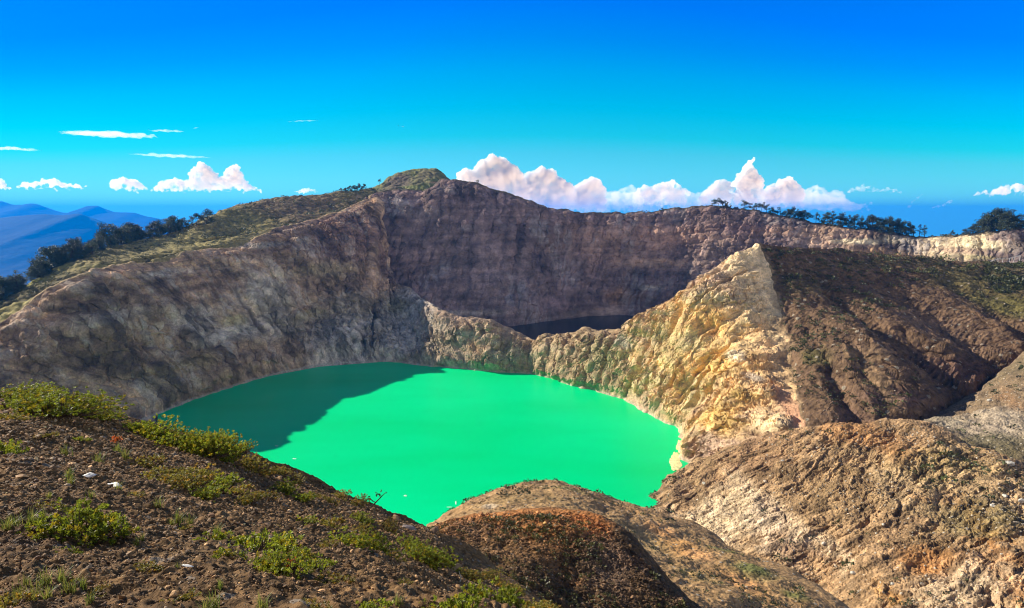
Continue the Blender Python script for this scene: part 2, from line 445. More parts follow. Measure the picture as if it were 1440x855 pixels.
cH = paint(H, g_l, [
    (680, 480, 120, 60, (.36, .30, .20), 1), (800, 500, 120, 60, (.36, .29, .17), 1), (1000, 500, 130, 110, (.46, .33, .15), 1),
    (60, 500, 120, 70, (.26, .19, .12), .8), (150, 430, 90, 30, (.19, .14, .11), .8), (230, 385, 40, 14, (.48, .47, .46), .8), (160, 445, 40, 18, (.42, .40, .37), .6),
    (300, 400, 90, 30, (.25, .18, .14), .8), (270, 450, 40, 30, (.48, .47, .46), .65), (315, 470, 38, 36, (.50, .50, .49), .7),
    (330, 450, 20, 20, (.42, .40, .21), .7), (240, 520, 70, 30, (.38, .32, .17), .7), (225, 545, 30, 30, (.42, .37, .26), .6), (400, 470, 55, 28, (.40, .30, .19), .8),
    (380, 430, 40, 20, (.46, .46, .44), .6), (440, 440, 40, 20, (.30, .27, .15), .7), (480, 480, 45, 28, (.52, .52, .52), .85), (560, 470, 50, 40, (.50, .50, .49), .85),
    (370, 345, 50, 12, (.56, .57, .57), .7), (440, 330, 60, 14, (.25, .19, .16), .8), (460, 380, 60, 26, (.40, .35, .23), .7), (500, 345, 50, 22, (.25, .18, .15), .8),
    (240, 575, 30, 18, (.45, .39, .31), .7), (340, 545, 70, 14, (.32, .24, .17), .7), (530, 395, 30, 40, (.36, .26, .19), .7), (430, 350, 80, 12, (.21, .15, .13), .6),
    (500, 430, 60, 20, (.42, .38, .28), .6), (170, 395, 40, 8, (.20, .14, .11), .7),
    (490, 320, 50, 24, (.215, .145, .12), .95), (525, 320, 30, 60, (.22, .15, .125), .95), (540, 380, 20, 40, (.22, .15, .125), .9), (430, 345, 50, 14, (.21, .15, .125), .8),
    (560, 430, 26, 20, (.34, .32, .20), .7), (620, 460, 22, 24, (.42, .36, .27), .9),
    (655, 470, 20, 16, (.36, .38, .30), .8), (670, 485, 16, 14, (.44, .30, .16), .7), (690, 480, 30, 20, (.36, .31, .21), .8), (720, 500, 40, 20, (.30, .30, .20), .8),
    (640, 512, 60, 8, (.38, .31, .24), .8), (780, 490, 30, 18, (.40, .34, .22), .8), (800, 510, 30, 18, (.36, .29, .16), .8), (850, 500, 30, 26, (.27, .26, .13), .8), (870, 480, 20, 10, (.34, .35, .28), .7),
    (910, 470, 24, 20, (.36, .29, .13), .9), (900, 530, 30, 26, (.40, .33, .18), .9), (935, 500, 22, 40, (.42, .33, .16), .9), (930, 440, 14, 10, (.35, .36, .24), .7),
    (1060, 400, 50, 50, (.52, .43, .26), .95), (1000, 420, 30, 26, (.47, .40, .24), .9), (1040, 470, 40, 30, (.52, .40, .20), .9), (1000, 450, 26, 26, (.50, .33, .12), .9), (970, 480, 20, 40, (.38, .32, .17), .9),
    (1090, 460, 24, 40, (.52, .40, .22), .9), (1100, 520, 26, 34, (.52, .38, .20), .9), (1060, 530, 18, 12, (.40, .36, .29), .8), (1045, 555, 22, 16, (.34, .24, .08), .8), (1010, 520, 30, 40, (.52, .36, .13), .9),
    (1010, 590, 40, 50, (.50, .36, .13), .9), (1085, 600, 30, 14, (.55, .46, .28), .8), (1118, 580, 14, 30, (.45, .27, .16), .9), (975, 560, 18, 60, (.40, .34, .19), .9), (960, 600, 10, 60, (.38, .36, .22), .9),
    (920, 530, 26, 40, (.38, .31, .17), .9), (930, 470, 24, 30, (.37, .30, .15), .9), (1035, 500, 14, 12, (.55, .50, .36), .8), (1115, 480, 10, 30, (.38, .26, .14), .7)], wscale=.035, rows=(1, 4))
def grain(p, col, k=.3, sc=.09, sz=1.0):
    n = fbm(p.P*np.array([sc, sc, sc*sz])+3, 5, .62)
    return col*np.clip(1+k*2*n, .25, 2.2)[..., None]
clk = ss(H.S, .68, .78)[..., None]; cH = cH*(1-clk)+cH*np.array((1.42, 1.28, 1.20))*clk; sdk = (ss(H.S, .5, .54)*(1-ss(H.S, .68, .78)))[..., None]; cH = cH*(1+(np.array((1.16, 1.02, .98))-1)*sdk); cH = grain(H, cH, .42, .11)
leftk = (1-ss(H.S, .44, .54))
w_ = np.stack([coarse(lambda q: fbm(q*.022+20*k, 3), H.P) for k in range(2)], -1)
qa, qb = H.A+H.B*.38+w_[..., 0]*8, H.B+w_[..., 1]*8
chute = fbm(st(qa/10, qb/120), 5, .66)                       # ash chutes and gully streaks; colour contrast stands in for relief lost in shade
blot = fbm(H.P*.035+5, 5, .62)
dip = fbm(st((H.A*.55+H.B*.83+w_[..., 0]*10)/4.5, (H.A*.83-H.B*.55)/80), 5, .64)     # tilted ash beds
big = coarse(lambda q: fbm(q*.014+25, 3), H.P)
cH = cH*np.clip(1+leftk*(.85*chute+1.0*blot+1.0*dip+.9*big), .35, 2.0)[..., None]
vs = ss(ridged(st(qa/6, qb/95), 3, .62), .30, .75)*ss(blot, -.05, .3)*.55*leftk
cH = cH*(1-vs[..., None])+np.array((.50, .49, .47))*vs[..., None]
dk = ss(ridged(st(qa/12+3, qb/120), 3, .6), .45, .8)*ss(fbm(H.P*.025+15, 3), -.05, .25)*.6*leftk  # dark crevices drawn in colour, as relief barely shows in the shade
cH = cH*(1-dk[..., None])+np.array((.085, .065, .055))*dk[..., None]
bands = fbm(st(H.P[..., 2]*.22+fbm(H.P*.02, 3)*2.2, H.A*.002), 3)*ss(H.T, 2.2, 3.2)*leftk
cH = cH*np.clip(1+.8*bands, .4, 1.8)[..., None]
deb = ss(H.T+fbm(H.P*.09, 4)*.5, 3.82, 4.05)*ss(H.S, .86, .89)*.8
cH = cH*(1-.75*deb[..., None])+np.array((.20, .13, .075))*.75*deb[..., None]
rimm = (ss(H.T, 3.93, 4.0)*ss(fbm(H.P*.03+8, 3), -.25, .2)*leftk)[..., None]*.7
cH = cH*(1-rimm)+np.array((.46, .38, .22))*rimm
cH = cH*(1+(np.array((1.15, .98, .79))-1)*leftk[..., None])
shr = (1-ss(np.abs(H.P[..., 2]-.2+fbm(H.P*.2, 3)), .3, 1.6))[..., None]*.7*(H.T > .5)[..., None]
cH = cH*(1-shr)+np.array((.46, .42, .31))*shr
MAT_ROCK = terrain_mat('rock_face', scale=1.2, bump=.8, bdist=.6, contrast=.4, crack=.0)
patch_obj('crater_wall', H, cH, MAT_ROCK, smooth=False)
MAT_PALE = MAT_ROCK

# ------------------------------------------------------------------ I: far crater wall round the second lake
I = loft([
    ('w', [(-230, 690, -8), (-150, 735, -8), (-15, 745, -8), (60, 800, -8), (130, 834, -8), (185, 808, -8), (265, 760, -8), (360, 740, -8), (470, 690, -8), (560, 590, -8)]),
    ('w', [(-240, 700, 6), (-160, 747, 6), (-15, 757, 6), (60, 812, 6), (130, 848, 6), (190, 820, 6), (270, 772, 6), (370, 752, 6), (480, 700, 6), (575, 600, 6)]),
    ('mix', .45, .42), ('mix', .74, .78),
    ('p', [(440, 300, 860), (500, 282, 885), (530, 271, 905), (560, 269, 912), (600, 266, 915), (628, 252, 915), (660, 256, 912), (690, 265, 908), (720, 274, 910), (770, 291, 925),
           (800, 296, 935), (850, 300, 948), (900, 299, 955), (950, 294, 960), (1000, 290, 955), (1040, 294, 945), (1080, 301, 930), (1140, 311, 905), (1200, 321, 880), (1250, 327, 860),
           (1300, 333, 835), (1350, 331, 805), (1400, 325, 775), (1440, 320, 750), (1520, 312, 715)]),
    ('off', 6, 14, -3), ('off', 40, 200, -110), ('off', 100, 700, -560)],
    900, [16, 130, 130, 130, 10, 14, 8], sharp=[4])
def dispI(p):
    a, b, P = p.A, p.B, p.P
    m = ss(p.T, 1.0, 1.4)*(1-ss(p.T, 3.6, 3.99)*.82)*(p.T < 4.02)
    wv = coarse(lambda q: fbm(q*.01, 3), P)*22
    fl = ridged(st((a+wv)/58, b/300), 3, .55)
    fl2 = ridged(st((a+wv*.3-b*.12)/18, b/190, b*0+4), 3, .5)
    rk = fbm(P*.16, 5, .62)
    led = fbm(P*np.array([.01, .01, .12])+9, 3)
    right = ss(p.P[..., 0], 60, 170)*(1-.75*ss(p.P[..., 0], 330, 420)); rim = ss(p.P[..., 0], 330, 420)
    fl3 = ridged(st((a+wv*.3)/7, b/60, b*0+8), 2, .6)
    wj = rk*3.0
    fc = facets((a+wv*.3+wj)/12, (b+wj)/22, 1, .6)*1.6+facets((a+wv*.3+wj)/4.5+30, (b+wj)/8.0, 1, .6)*.75
    return m*(fc*(.35+.3*ss(p.P[..., 0], 60, 170)-.2*rim)+fl3*(.5+1.1*rim)+fl*(8-2*right)*(1-.5*rim)+fl2*(4.4-.8*right)*(1-.2*rim)+rk*(.9+.6*right)+led*(1.5+2.2*right))+.4*fbm(P*.4, 3)
displace(I, dispI(I))
cI = paint(I, (.135, .095, .085), [
    (640, 330, 120, 40, (.115, .085, .08), .8), (600, 300, 40, 16, (.15, .12, .11), .7), (655, 320, 12, 14, (.36, .34, .34), .5), (690, 340, 60, 20, (.11, .08, .08), .7),
    (700, 420, 90, 28, (.16, .12, .11), .8), (660, 440, 60, 14, (.30, .26, .22), .7), (780, 430, 40, 24, (.17, .12, .12), .8), (880, 415, 30, 24, (.20, .12, .07), .9),
    (830, 440, 60, 8, (.30, .22, .17), .6), (860, 340, 90, 30, (.20, .135, .105), .85), (950, 330, 90, 28, (.21, .135, .10), .9), (930, 370, 60, 20, (.26, .18, .13), .8),
    (915, 405, 20, 12, (.45, .40, .33), .7), (960, 395, 60, 20, (.15, .10, .095), .7), (1040, 320, 50, 22, (.17, .11, .10), .8), (1000, 380, 40, 16, (.24, .18, .15), .6),
    (1120, 325, 50, 22, (.27, .17, .12), .9), (1180, 340, 50, 18, (.30, .20, .14), .9), (1220, 340, 40, 10, (.52, .43, .29), .9), (1260, 336, 30, 8, (.50, .42, .30), .8),
    (1245, 358, 40, 9, (.52, .32, .16), .9), (1285, 362, 26, 14, (.36, .19, .13), .9), (1275, 342, 22, 10, (.15, .12, .07), .85), (1330, 348, 50, 14, (.46, .36, .23), .9),
    (1350, 352, 24, 12, (.27, .18, .13), .7), (1400, 345, 30, 18, (.52, .44, .28), .9), (1375, 362, 20, 8, (.21, .18, .09), .7), (1440, 345, 24, 20, (.13, .09, .07), .9)],
    wscale=.025, rows=(1, 4))
kx = 1-ss(I.P[..., 0], 230, 400)[..., None]; cI = cI*(1+np.array((.66, .56, .46))*kx+np.array((.05, .05, .0))*(1-kx)); cI = grain(I, cI, .5, .07)
qa, qb = I.A+coarse(lambda q: fbm(q*.018, 3), I.P)*8, I.B
chute = fbm(st(qa/8, qb/140), 5, .66)
bigI = coarse(lambda q: fbm(q*.012+25, 3), I.P)
cI = cI*np.clip(1+(.55+.9*ss(I.T, 2.7, 3.5))*chute+.8*bigI, .4, 2.0)[..., None]
stk = ss(ridged(st(qa/7, qb/110), 3, .6), .3, .75)*ss(fbm(I.P*.016+5, 3), .02, .35)*.5
cI = cI*(1-stk[..., None])+np.array((.42, .37, .34))*stk[..., None]
bI = fbm(st(I.P[..., 2]*.16+fbm(I.P*.02, 3)*1.5, I.A*.003), 3)
cI = cI*np.clip(1+.7*bI, .5, 1.6)[..., None]
top = ss(I.T, 3.9, 3.99)[..., None]*.75
cI = cI*(1-top)+np.array((.10, .085, .045))*top
patch_obj('far_crater_wall', I, cI, MAT_ROCK, smooth=False)

# ------------------------------------------------------------------ F: brown ridge behind the yellow cliff
ridge_edge = [(1067, 341, 480), (1074, 362, 470), (1083, 392, 458), (1094, 424, 440), (1099, 446, 428), (1094, 456, 422), (1108, 472, 410), (1117, 500, 390), (1113, 516, 379), (1124, 545, 354), (1121, 565, 341), (1131, 605, 315), (1138, 660, 290)]
e3 = row_line(('p', ridge_edge), 300)
crest = row_line(('p', [(1067, 341, 480), (1090, 344, 486), (1120, 346, 495), (1180, 351, 512), (1250, 358, 530), (1350, 366, 540), (1440, 373, 540), (1540, 382, 530), (1700, 395, 500)]), 620)
gully = row_line(('p', [(1138, 668, 285), (1200, 640, 290), (1250, 622, 296), (1290, 612, 308), (1330, 592, 325), (1380, 560, 350), (1420, 524, 375), (1470, 488, 395), (1540, 455, 410), (1700, 430, 400)]), 620)
# columns fan from the ridge edge: u parameter along crest, v from crest down to the gully
vv = np.linspace(0, 1, 420)
e420 = np.stack([np.interp(vv, np.linspace(0, 1, 300), e3[:, k]) for k in range(3)], 1)
lin = crest[None]*(1-vv[:, None, None])+gully[None]*vv[:, None, None]
sag = np.sin(vv*np.pi)[:, None]
lin[..., 2] += 6*sag*np.linspace(0, 1, 620)[None]             # gently convex shoulder
fx = np.exp(-np.linspace(0, 1, 620)*7)[None, :, None]
lin = lin+(e420-lin[:, 0])[:, None]*fx
F2 = Patch(); F2.P = shake(lin[::-1]); F2.T = np.repeat(1-vv[::-1][:, None]*1, 620, 1)[:, :]; F2.T = np.repeat(np.linspace(0, 1, 420)[:, None], 620, 1)
F2.S = np.repeat(np.linspace(0, 1, 620)[None], 420, 0); F2.n, F2.flip = grid_normals(F2.P)
F2.A = F2.S*np.linalg.norm(np.diff(crest, axis=0), axis=1).sum(); F2.B = (1-F2.T)*190
def gullies(p, lines):
    """V-shaped channels along lines given as seen from the path; depth and width grow downhill"""
    out = np.zeros(p.A.shape)
    wob = fbm(p.P*.05, 3)*4
    for pts, d0, d1, w0, w1 in lines:
        ab = np.array([(p.A[i], p.B[i]) for i in (spot(p, u, v) for u, v in pts)])
        n = 40; q = np.linspace(0, 1, len(ab)); t = np.linspace(0, 1, n)
        X = np.interp(t, q, ab[:, 0]); Y = np.interp(t, q, ab[:, 1])
        best = np.full(p.A.shape, 1e9); tt = np.zeros(p.A.shape)
        for k in range(n):
            d = (p.A+wob-X[k])**2+(p.B+wob*.5-Y[k])**2
            m_ = d < best; best = np.where(m_, d, best); tt = np.where(m_, t[k], tt)
        d = np.sqrt(best); w = w0+(w1-w0)*tt; dep = d0+(d1-d0)*tt
        out = np.minimum(out, -dep*np.clip(1-d/w, 0, 1)**1.15)
    return out
GUL = [([(1140, 372), (1165, 405), (1200, 440), (1245, 480), (1300, 515), (1350, 545), (1378, 560)], 2.5, 13, 9, 26), ([(1110, 440), (1140, 480), (1170, 525), (1195, 570), (1215, 612)], 2, 8, 8, 18),
       ([(1235, 395), (1290, 430), (1340, 465), (1385, 500), (1412, 518)], 1.5, 12, 8, 26), ([(1165, 470), (1205, 510), (1235, 560), (1260, 605)], 1.5, 7, 7, 15), ([(1330, 395), (1380, 430), (1430, 465), (1465, 482)], 1, 7, 8, 18)]
def dispF2(p):
    cut = gullies(p, GUL)
    a, b, P = p.A, p.B, p.P
    m = ss(p.S, 0, .07)*ss(p.T, -.01, .1)*(1-ss(p.T, .88, 1)*.8)
    low = 1-ss(p.T, .25, .75)
    wv = fbm(P*.015, 3)*16
    sh = a-b*.85+wv
    g = ridged(st(sh/72, b/420), 2, .45)
    g2 = ridged(st(sh/22, b/150, b*0+4), 3, .55)
    rk = fbm(P*.12, 5, .6)
    return cut+m*(g*(1.6+7*low)+g2*(.8+2.8*low)+rk*(.6+.8*low)+.22*facets((sh+rk)/2.6, (b+rk)/4, 1, .6))+.35*fbm(P*.6, 3)
displace(F2, dispF2(F2))
cF2 = paint(F2, (.125, .085, .055), [
    (1130, 400, 50, 40, (.10, .08, .045), .7), (1250, 370, 120, 14, (.12, .095, .05), .8), (1380, 400, 60, 30, (.11, .10, .04), .8), (1430, 430, 40, 40, (.10, .095, .035), .8), (1430, 380, 50, 20, (.09, .08, .045), .8),
    (1320, 470, 50, 20, (.20, .14, .10), .7), (1230, 500, 40, 20, (.16, .115, .075), .7), (1190, 580, 40, 30, (.15, .10, .075), .8), (1260, 560, 50, 30, (.12, .08, .075), .8), (1345, 520, 50, 24, (.12, .075, .06), .8),
    (1145, 500, 16, 30, (.08, .08, .03), .7), (1240, 540, 12, 20, (.21, .15, .09), .7)], wscale=.04)
cF2 = cF2*np.array((1.25, 1.13, .98))
mg = (1-ss(F2.S+fbm(F2.P*.08, 4)*.02, .0, .012))[..., None]*.7
cF2 = cF2*(1-mg)+np.array((.34, .24, .13))*mg
cF2 = grain(F2, cF2, .42, .12)
MAT_SLOPE = terrain_mat('brown_slope', scale=2.0, bump=.9, bdist=.6, contrast=.45, vor=.7, specks=.06, speck_col=(.30, .25, .18, 1))
patch_obj('brown_ridge', F2, cF2, MAT_SLOPE, smooth=False)
# the ridge's far side falls away to the second lake
Fb = loft([('arr', np.concatenate([row_line(('p', [e[:3] for e in edge[:6]]), 120)[:-1], crest[::3]])), ('off', 10, 40, -50), ('off', 10, 40, -60)], len(crest[::3])+119, [16, 8])
displace(Fb, .8*fbm(Fb.P*.1, 4)*ss(Fb.T, 0, .3)-.35)
patch_obj('ridge_back', Fb, np.ones(Fb.P.shape)*np.array((.3, .24, .15)), MAT_ROCK)

# ------------------------------------------------------------------ D: big mound on the right, E: slope rising behind it
D = loft([
    ('w', [(60, 150, -8), (110, 130, 10), (160, 110, 18), (230, 90, 24), (330, 60, 26)]),
    ('p', [(905, 724, 284), (935, 742, 268), (985, 765, 250), (1050, 795, 224), (1105, 822, 205), (1165, 860, 190), (1240, 905, 160), (1340, 915, 150), (1440, 920, 145), (1640, 930, 135)]),
    ('p', [(903, 722, 287), (930, 716, 290), (1000, 728, 262), (1080, 735, 240), (1150, 745, 225), (1250, 750, 208), (1350, 755, 195), (1440, 770, 182), (1640, 800, 165)]),
    ('p', [(903, 720, 289), (925, 698, 304), (975, 680, 298), (1050, 668, 280), (1150, 655, 260), (1250, 652, 245), (1350, 676, 226), (1440, 705, 208), (1640, 760, 180)]),
    ('p', [(903, 719, 290), (913, 702, 304), (930, 681, 318), (958, 660, 328), (1000, 641, 318), (1050, 628, 305), (1100, 615, 292), (1150, 607, 282), (1200, 600, 275), (1245, 598, 270), (1280, 601, 262),
           (1350, 627, 245), (1440, 662, 225), (1640, 740, 195)]),
    ('off', 6, 14, -5), ('off', 10, 45, -40)], 900, [30, 170, 170, 150, 14, 12])
def strata(P):
    w = fbm(P*.03, 3)*7+fbm(P*.012+3, 2)*10
    e1 = P[..., 0]*.80+P[..., 1]*.60; e2 = -P[..., 0]*.60+P[..., 1]*.80+P[..., 2]*.8
    return e1, e2+w
def dispD(p):
    P = p.P
    m = (1-ss(p.T, 3.5, 4.0)*.45)*ss(p.T, .5, 1.2)*(.15+.85*ss(p.S, .0, .10))
    e1, e2 = strata(P)
    s1 = ridged(st(e2/13, e1/55), 3, .6)
    s2 = ridged(st(e2/4.2, e1/13, e1*0+3), 3, .62)
    wj = fbm(P*.8, 3)*.8
    blk = facets((e1+wj)/6.0, (e2+wj)/2.3, 1, .7)+.5*facets((e1+wj)/2.2+40, (e2+wj)/.9, 1, .7)
    rill = ridged(st((p.A+fbm(P*.02, 2)*25-p.B*.3)/34, p.B/190), 3, .5)
    return m*(s1*.9+s2*.55+blk*.42+rill*1.5+fbm(P*.05, 4)*2.4+fbm(P*.4, 4, .65)*.7)
displace(D, dispD(D))
tan, pale, rust, oliv = (.24, .165, .095), (.42, .34, .24), (.25, .125, .045), (.115, .10, .045)
cD = paint(D, tan, [
    (1200, 612, 120, 10, rust, .55), (1060, 640, 70, 12, (.19, .12, .07), .7), (960, 690, 40, 24, (.16, .11, .07), .8), (1040, 690, 50, 16, pale, .6), (1000, 740, 70, 30, pale, .85), (1090, 740, 60, 24, (.44, .36, .27), .8),
    (1170, 770, 60, 14, pale, .6), (1200, 690, 90, 24, (.20, .14, .075), .7), (1260, 660, 60, 18, (.22, .16, .085), .6), (1290, 690, 60, 18, (.30, .23, .14), .6), (1350, 655, 60, 10, (.28, .21, .11), .8),
    (1400, 690, 60, 14, (.27, .20, .12), .7), (1390, 745, 70, 12, rust, .85), (1330, 780, 50, 14, (.17, .12, .065), .8), (1310, 800, 40, 10, rust, .9), (1260, 840, 40, 12, (.28, .16, .06), .8), (1420, 820, 50, 14, rust, .8),
    (1360, 820, 60, 14, pale, .6), (1130, 780, 40, 16, (.20, .13, .08), .8), (1160, 800, 30, 16, (.33, .22, .12), .7), (1380, 727, 60, 5, oliv, .7), (1330, 640, 30, 8, oliv, .4)], wscale=.06, rows=(1, 4))
e1, e2 = strata(D.P)
lay = fbm(st(e2/3.0, e1/11), 5, .65)
cD = cD*np.clip(1+1.5*lay, .3, 2.1)[..., None]
lay2 = ss(fbm(st(e2/1.3, e1/5.5), 4, .65), .12, .4)[..., None]*.55
cD = cD*(1-lay2)+cD*.35*lay2
cD = cD*np.array((1.42, 1.31, 1.16)); cD = grain(D, cD, .38, .3)
MAT_TAN = terrain_mat('tan_slope', scale=.8, bump=1.0, bdist=.6, contrast=.5, vor=.9, specks=.02, speck_col=(.50, .44, .34, 1))
patch_obj('mound', D, cD, MAT_TAN)

E = loft([
    ('p', [(1270, 660, 240), (1330, 690, 232), (1440, 730, 222), (1640, 790, 205)]),
    ('p', [(1278, 615, 285), (1340, 625, 270), (1440, 640, 262), (1640, 660, 250)]),
    ('p', [(1284, 603, 305), (1320, 581, 325), (1360, 556, 345), (1400, 529, 362), (1440, 499, 375), (1540, 450, 390), (1700, 420, 380)]),
    ('off', 10, 14, -8), ('off', 20, 40, -40)], 380, [60, 170, 14, 10])
displace(E, (fbm(E.P*.05, 4)*2.5+ridged(st((E.A*.5+E.B*.8)/12, E.A/60), 3)*1.0+fbm(E.P*.3, 4, .65)*.8)*(1-ss(E.T, 1.5, 2)*.7))
cE = paint(E, (.22, .155, .09), [(1400, 600, 60, 16, pale, .7), (1420, 560, 40, 10, (.27, .16, .08), .8), (1330, 590, 30, 10, (.40, .33, .22), .6), (1430, 520, 40, 10, (.16, .125, .07), .7), (1400, 635, 50, 8, oliv, .7)], wscale=.06)
cE = grain(E, cE, .4, .25)
patch_obj('hillside', E, cE, MAT_TAN)

# ------------------------------------------------------------------ C: tan spur in front of the lake
Cc = loft([
    ('p', [(520, 850, 62), (700, 850, 72), (860, 900, 78), (1000, 960, 74), (1180, 1010, 70), (1400, 1040, 66)]),
    ('p', [(560, 790, 84), (680, 770, 100), (800, 790, 104), (930, 850, 98), (1060, 900, 92), (1250, 960, 86)]),
    ('p', [(600, 755, 118), (680, 728, 136), (760, 716, 142), (850, 745, 140), (940, 790, 128), (1030, 838, 112), (1120, 890, 104), (1250, 950, 98)]),
    ('p', [(610, 745, 150), (640, 727, 160), (670, 707, 170), (700, 690, 177), (725, 682, 181), (745, 679, 183), (790, 681, 187), (850, 699, 192), (910, 719, 197), (955, 738, 185), (1000, 760, 170), (1050, 783, 155),
           (1100, 806, 141), (1170, 858, 122), (1260, 930, 108)]),
    ('off', 8, 10, -8), ('off', 25, 50, -70)], 640, [50, 130, 170, 16, 14])
displace(Cc, (fbm(Cc.P*.04, 4)*2.2+ridged(st((Cc.A-Cc.B*.3)/14, Cc.B/70), 3)*.55+fbm(Cc.P*.35, 4, .65)*.7+ridged(st((Cc.A-Cc.B*.5)/30, Cc.B/130), 2)*1.4)*(1-ss(Cc.T, 2.5, 3)*.5))
cC = paint(Cc, (.20, .135, .07), [(760, 700, 60, 12, (.165, .12, .06), .7), (700, 705, 40, 14, (.17, .125, .06), .6), (870, 712, 40, 8, (.27, .17, .08), .8), (960, 770, 30, 16, (.30, .175, .07), .85), (1040, 820, 40, 20, (.28, .165, .07), .85),
    (900, 760, 40, 20, (.18, .14, .07), .6), (1060, 800, 40, 10, (.12, .105, .045), .8), (690, 712, 14, 6, (.42, .36, .27), .6), (980, 810, 40, 16, (.20, .15, .07), .6), (870, 706, 22, 6, (.30, .18, .085), .9), (930, 742, 22, 8, (.31, .18, .085), .9), (985, 780, 22, 9, (.31, .18, .085), .9), (1045, 822, 24, 10, (.31, .18, .085), .9), (1010, 772, 20, 6, (.075, .085, .03), .9), (1060, 798, 22, 7, (.075, .085, .03), .9), (1120, 836, 24, 8, (.075, .085, .03), .9), (800, 688, 30, 5, (.11, .11, .045), .7)], wscale=.08)
cC = cC*np.array((1.75, 1.6, 1.4)); cC = grain(Cc, cC, .35, .4)
MAT_SPUR = terrain_mat('spur_slope', scale=.7, bump=.8, bdist=.4, contrast=.4, vor=.9, specks=.05, speck_col=(.42, .36, .27, 1))
patch_obj('spur', Cc, cC, MAT_SPUR)

# ------------------------------------------------------------------ B: shaded near shoulder
B = loft([
    ('p', [(430, 900, 28), (600, 905, 34), (700, 920, 38), (850, 960, 40), (1000, 1000, 40), (1100, 1040, 40)]),
    ('p', [(500, 830, 36), (620, 835, 41), (720, 845, 45), (840, 880, 46), (950, 930, 45), (1060, 990, 44)]),
    ('p', [(540, 775, 46), (640, 772, 51), (730, 768, 54), (815, 785, 54), (885, 825, 51), (950, 878, 48), (1060, 950, 46)]),
    ('p', [(560, 748, 52), (600, 742, 56), (640, 729, 60), (665, 725, 61), (700, 724, 62), (760, 723, 62), (805, 725, 61), (830, 733, 60), (850, 746, 59), (880, 768, 57), (910, 797, 55), (940, 829, 53), (1000, 880, 50), (1080, 950, 47)]),
    ('off', 2, 5, -3), ('off', 5, 14, -14), ('off', 8, 30, -40)], 620, [40, 110, 170, 20, 14, 12])
displace(B, (fbm(B.P*.15, 4)*.9+ridged(st((B.A+B.B*.2)/5, B.B/16), 3)*.28+fbm(B.P*.9, 4, .65)*.32+ridged(st((B.A+B.B*.3)/11, B.B/40), 2)*.5)*(1-ss(B.T, 2.5, 3)*.4))
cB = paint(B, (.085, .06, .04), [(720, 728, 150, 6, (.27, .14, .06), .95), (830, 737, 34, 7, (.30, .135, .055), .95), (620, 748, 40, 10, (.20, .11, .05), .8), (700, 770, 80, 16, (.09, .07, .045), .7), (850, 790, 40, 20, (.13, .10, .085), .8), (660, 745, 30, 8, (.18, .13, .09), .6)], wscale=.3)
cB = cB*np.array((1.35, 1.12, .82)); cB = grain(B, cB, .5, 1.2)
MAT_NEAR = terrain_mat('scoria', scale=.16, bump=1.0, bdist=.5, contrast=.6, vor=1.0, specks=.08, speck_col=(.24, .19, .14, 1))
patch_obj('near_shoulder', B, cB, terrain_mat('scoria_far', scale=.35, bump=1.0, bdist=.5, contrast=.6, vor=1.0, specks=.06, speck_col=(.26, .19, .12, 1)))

# ------------------------------------------------------------------ A: scoria slope the picture is taken from
A = loft([
    ('w', [(-14, -5, 128.9), (0, -5, 128.3), (14, -5, 127.6)]),
    ('p', [(-400, 1150, 1.5), (0, 1150, 1.5), (400, 1150, 1.5), (1000, 1150, 1.6), (1600, 1200, 1.6)]),
    ('p', [(-300, 855, 2.7), (0, 855, 2.7), (300, 855, 2.8), (600, 858, 3.2), (800, 890, 3.5), (1100, 960, 3.6)]),
    ('p', [(-200, 695, 5.0), (0, 700, 5.1), (200, 720, 5.2), (400, 760, 5.5), (540, 800, 5.9), (640, 845, 6.3), (780, 905, 6.3), (1000, 985, 6)]),
    ('p', [(-200, 596, 9), (0, 605, 9), (100, 622, 9.3), (250, 665, 9.8), (400, 712, 10.3), (500, 748, 10.8), (590, 790, 11), (660, 835, 10.6), (780, 900, 10), (960, 985, 9)]),
    ('p', [(-200, 530, 14), (0, 547, 14), (80, 558, 14), (150, 583, 14.2), (190, 598, 14.5), (260, 613, 15), (330, 632, 15.5), (400, 668, 16.5), (460, 692, 17.5), (520, 712, 19), (575, 736, 20), (615, 752, 20.5),
           (650, 785, 20), (700, 822, 18), (780, 880, 15), (940, 985, 12)]),
    ('off', .8, 2.5, -1.6), ('off', 3, 12, -12), ('off', 6, 50, -55), ('off', 6, 80, -80)], 1150, [20, 60, 330, 300, 230, 30, 16, 12, 8])
def dispA(p):
    P = p.P
    big = fbm(P*.45, 3)*.16+fbm(P*1.4+7, 3)*.07
    d = np.clip(P[..., 1]/6, .5, 2.5)
    st1 = np.maximum(billow(P*7.0, 2, .5), -.3)*.022+np.maximum(perlin(P*11.0), -.1)*.028
    st2 = np.maximum(perlin(P*22.0+3), -.2)*.016
    return big+(st1+st2)*ss(p.T, .8, 1.2)*(1+.35*d)
displace(A, dispA(A))
cA = paint(A, (.185, .108, .048), [(60, 660, 120, 40, (.165, .092, .042), .7), (300, 780, 120, 40, (.215, .135, .065), .5), (420, 800, 80, 40, (.19, .115, .055), .5), (40, 760, 70, 30, (.12, .07, .04), .6), (560, 745, 20, 10, (.22, .15, .12), .6)], wscale=.7)
cA = cA*np.clip(1+.9*fbm(A.P*6, 3), .4, 2)[..., None]
patch_obj('foreground_slope', A, cA, MAT_NEAR)

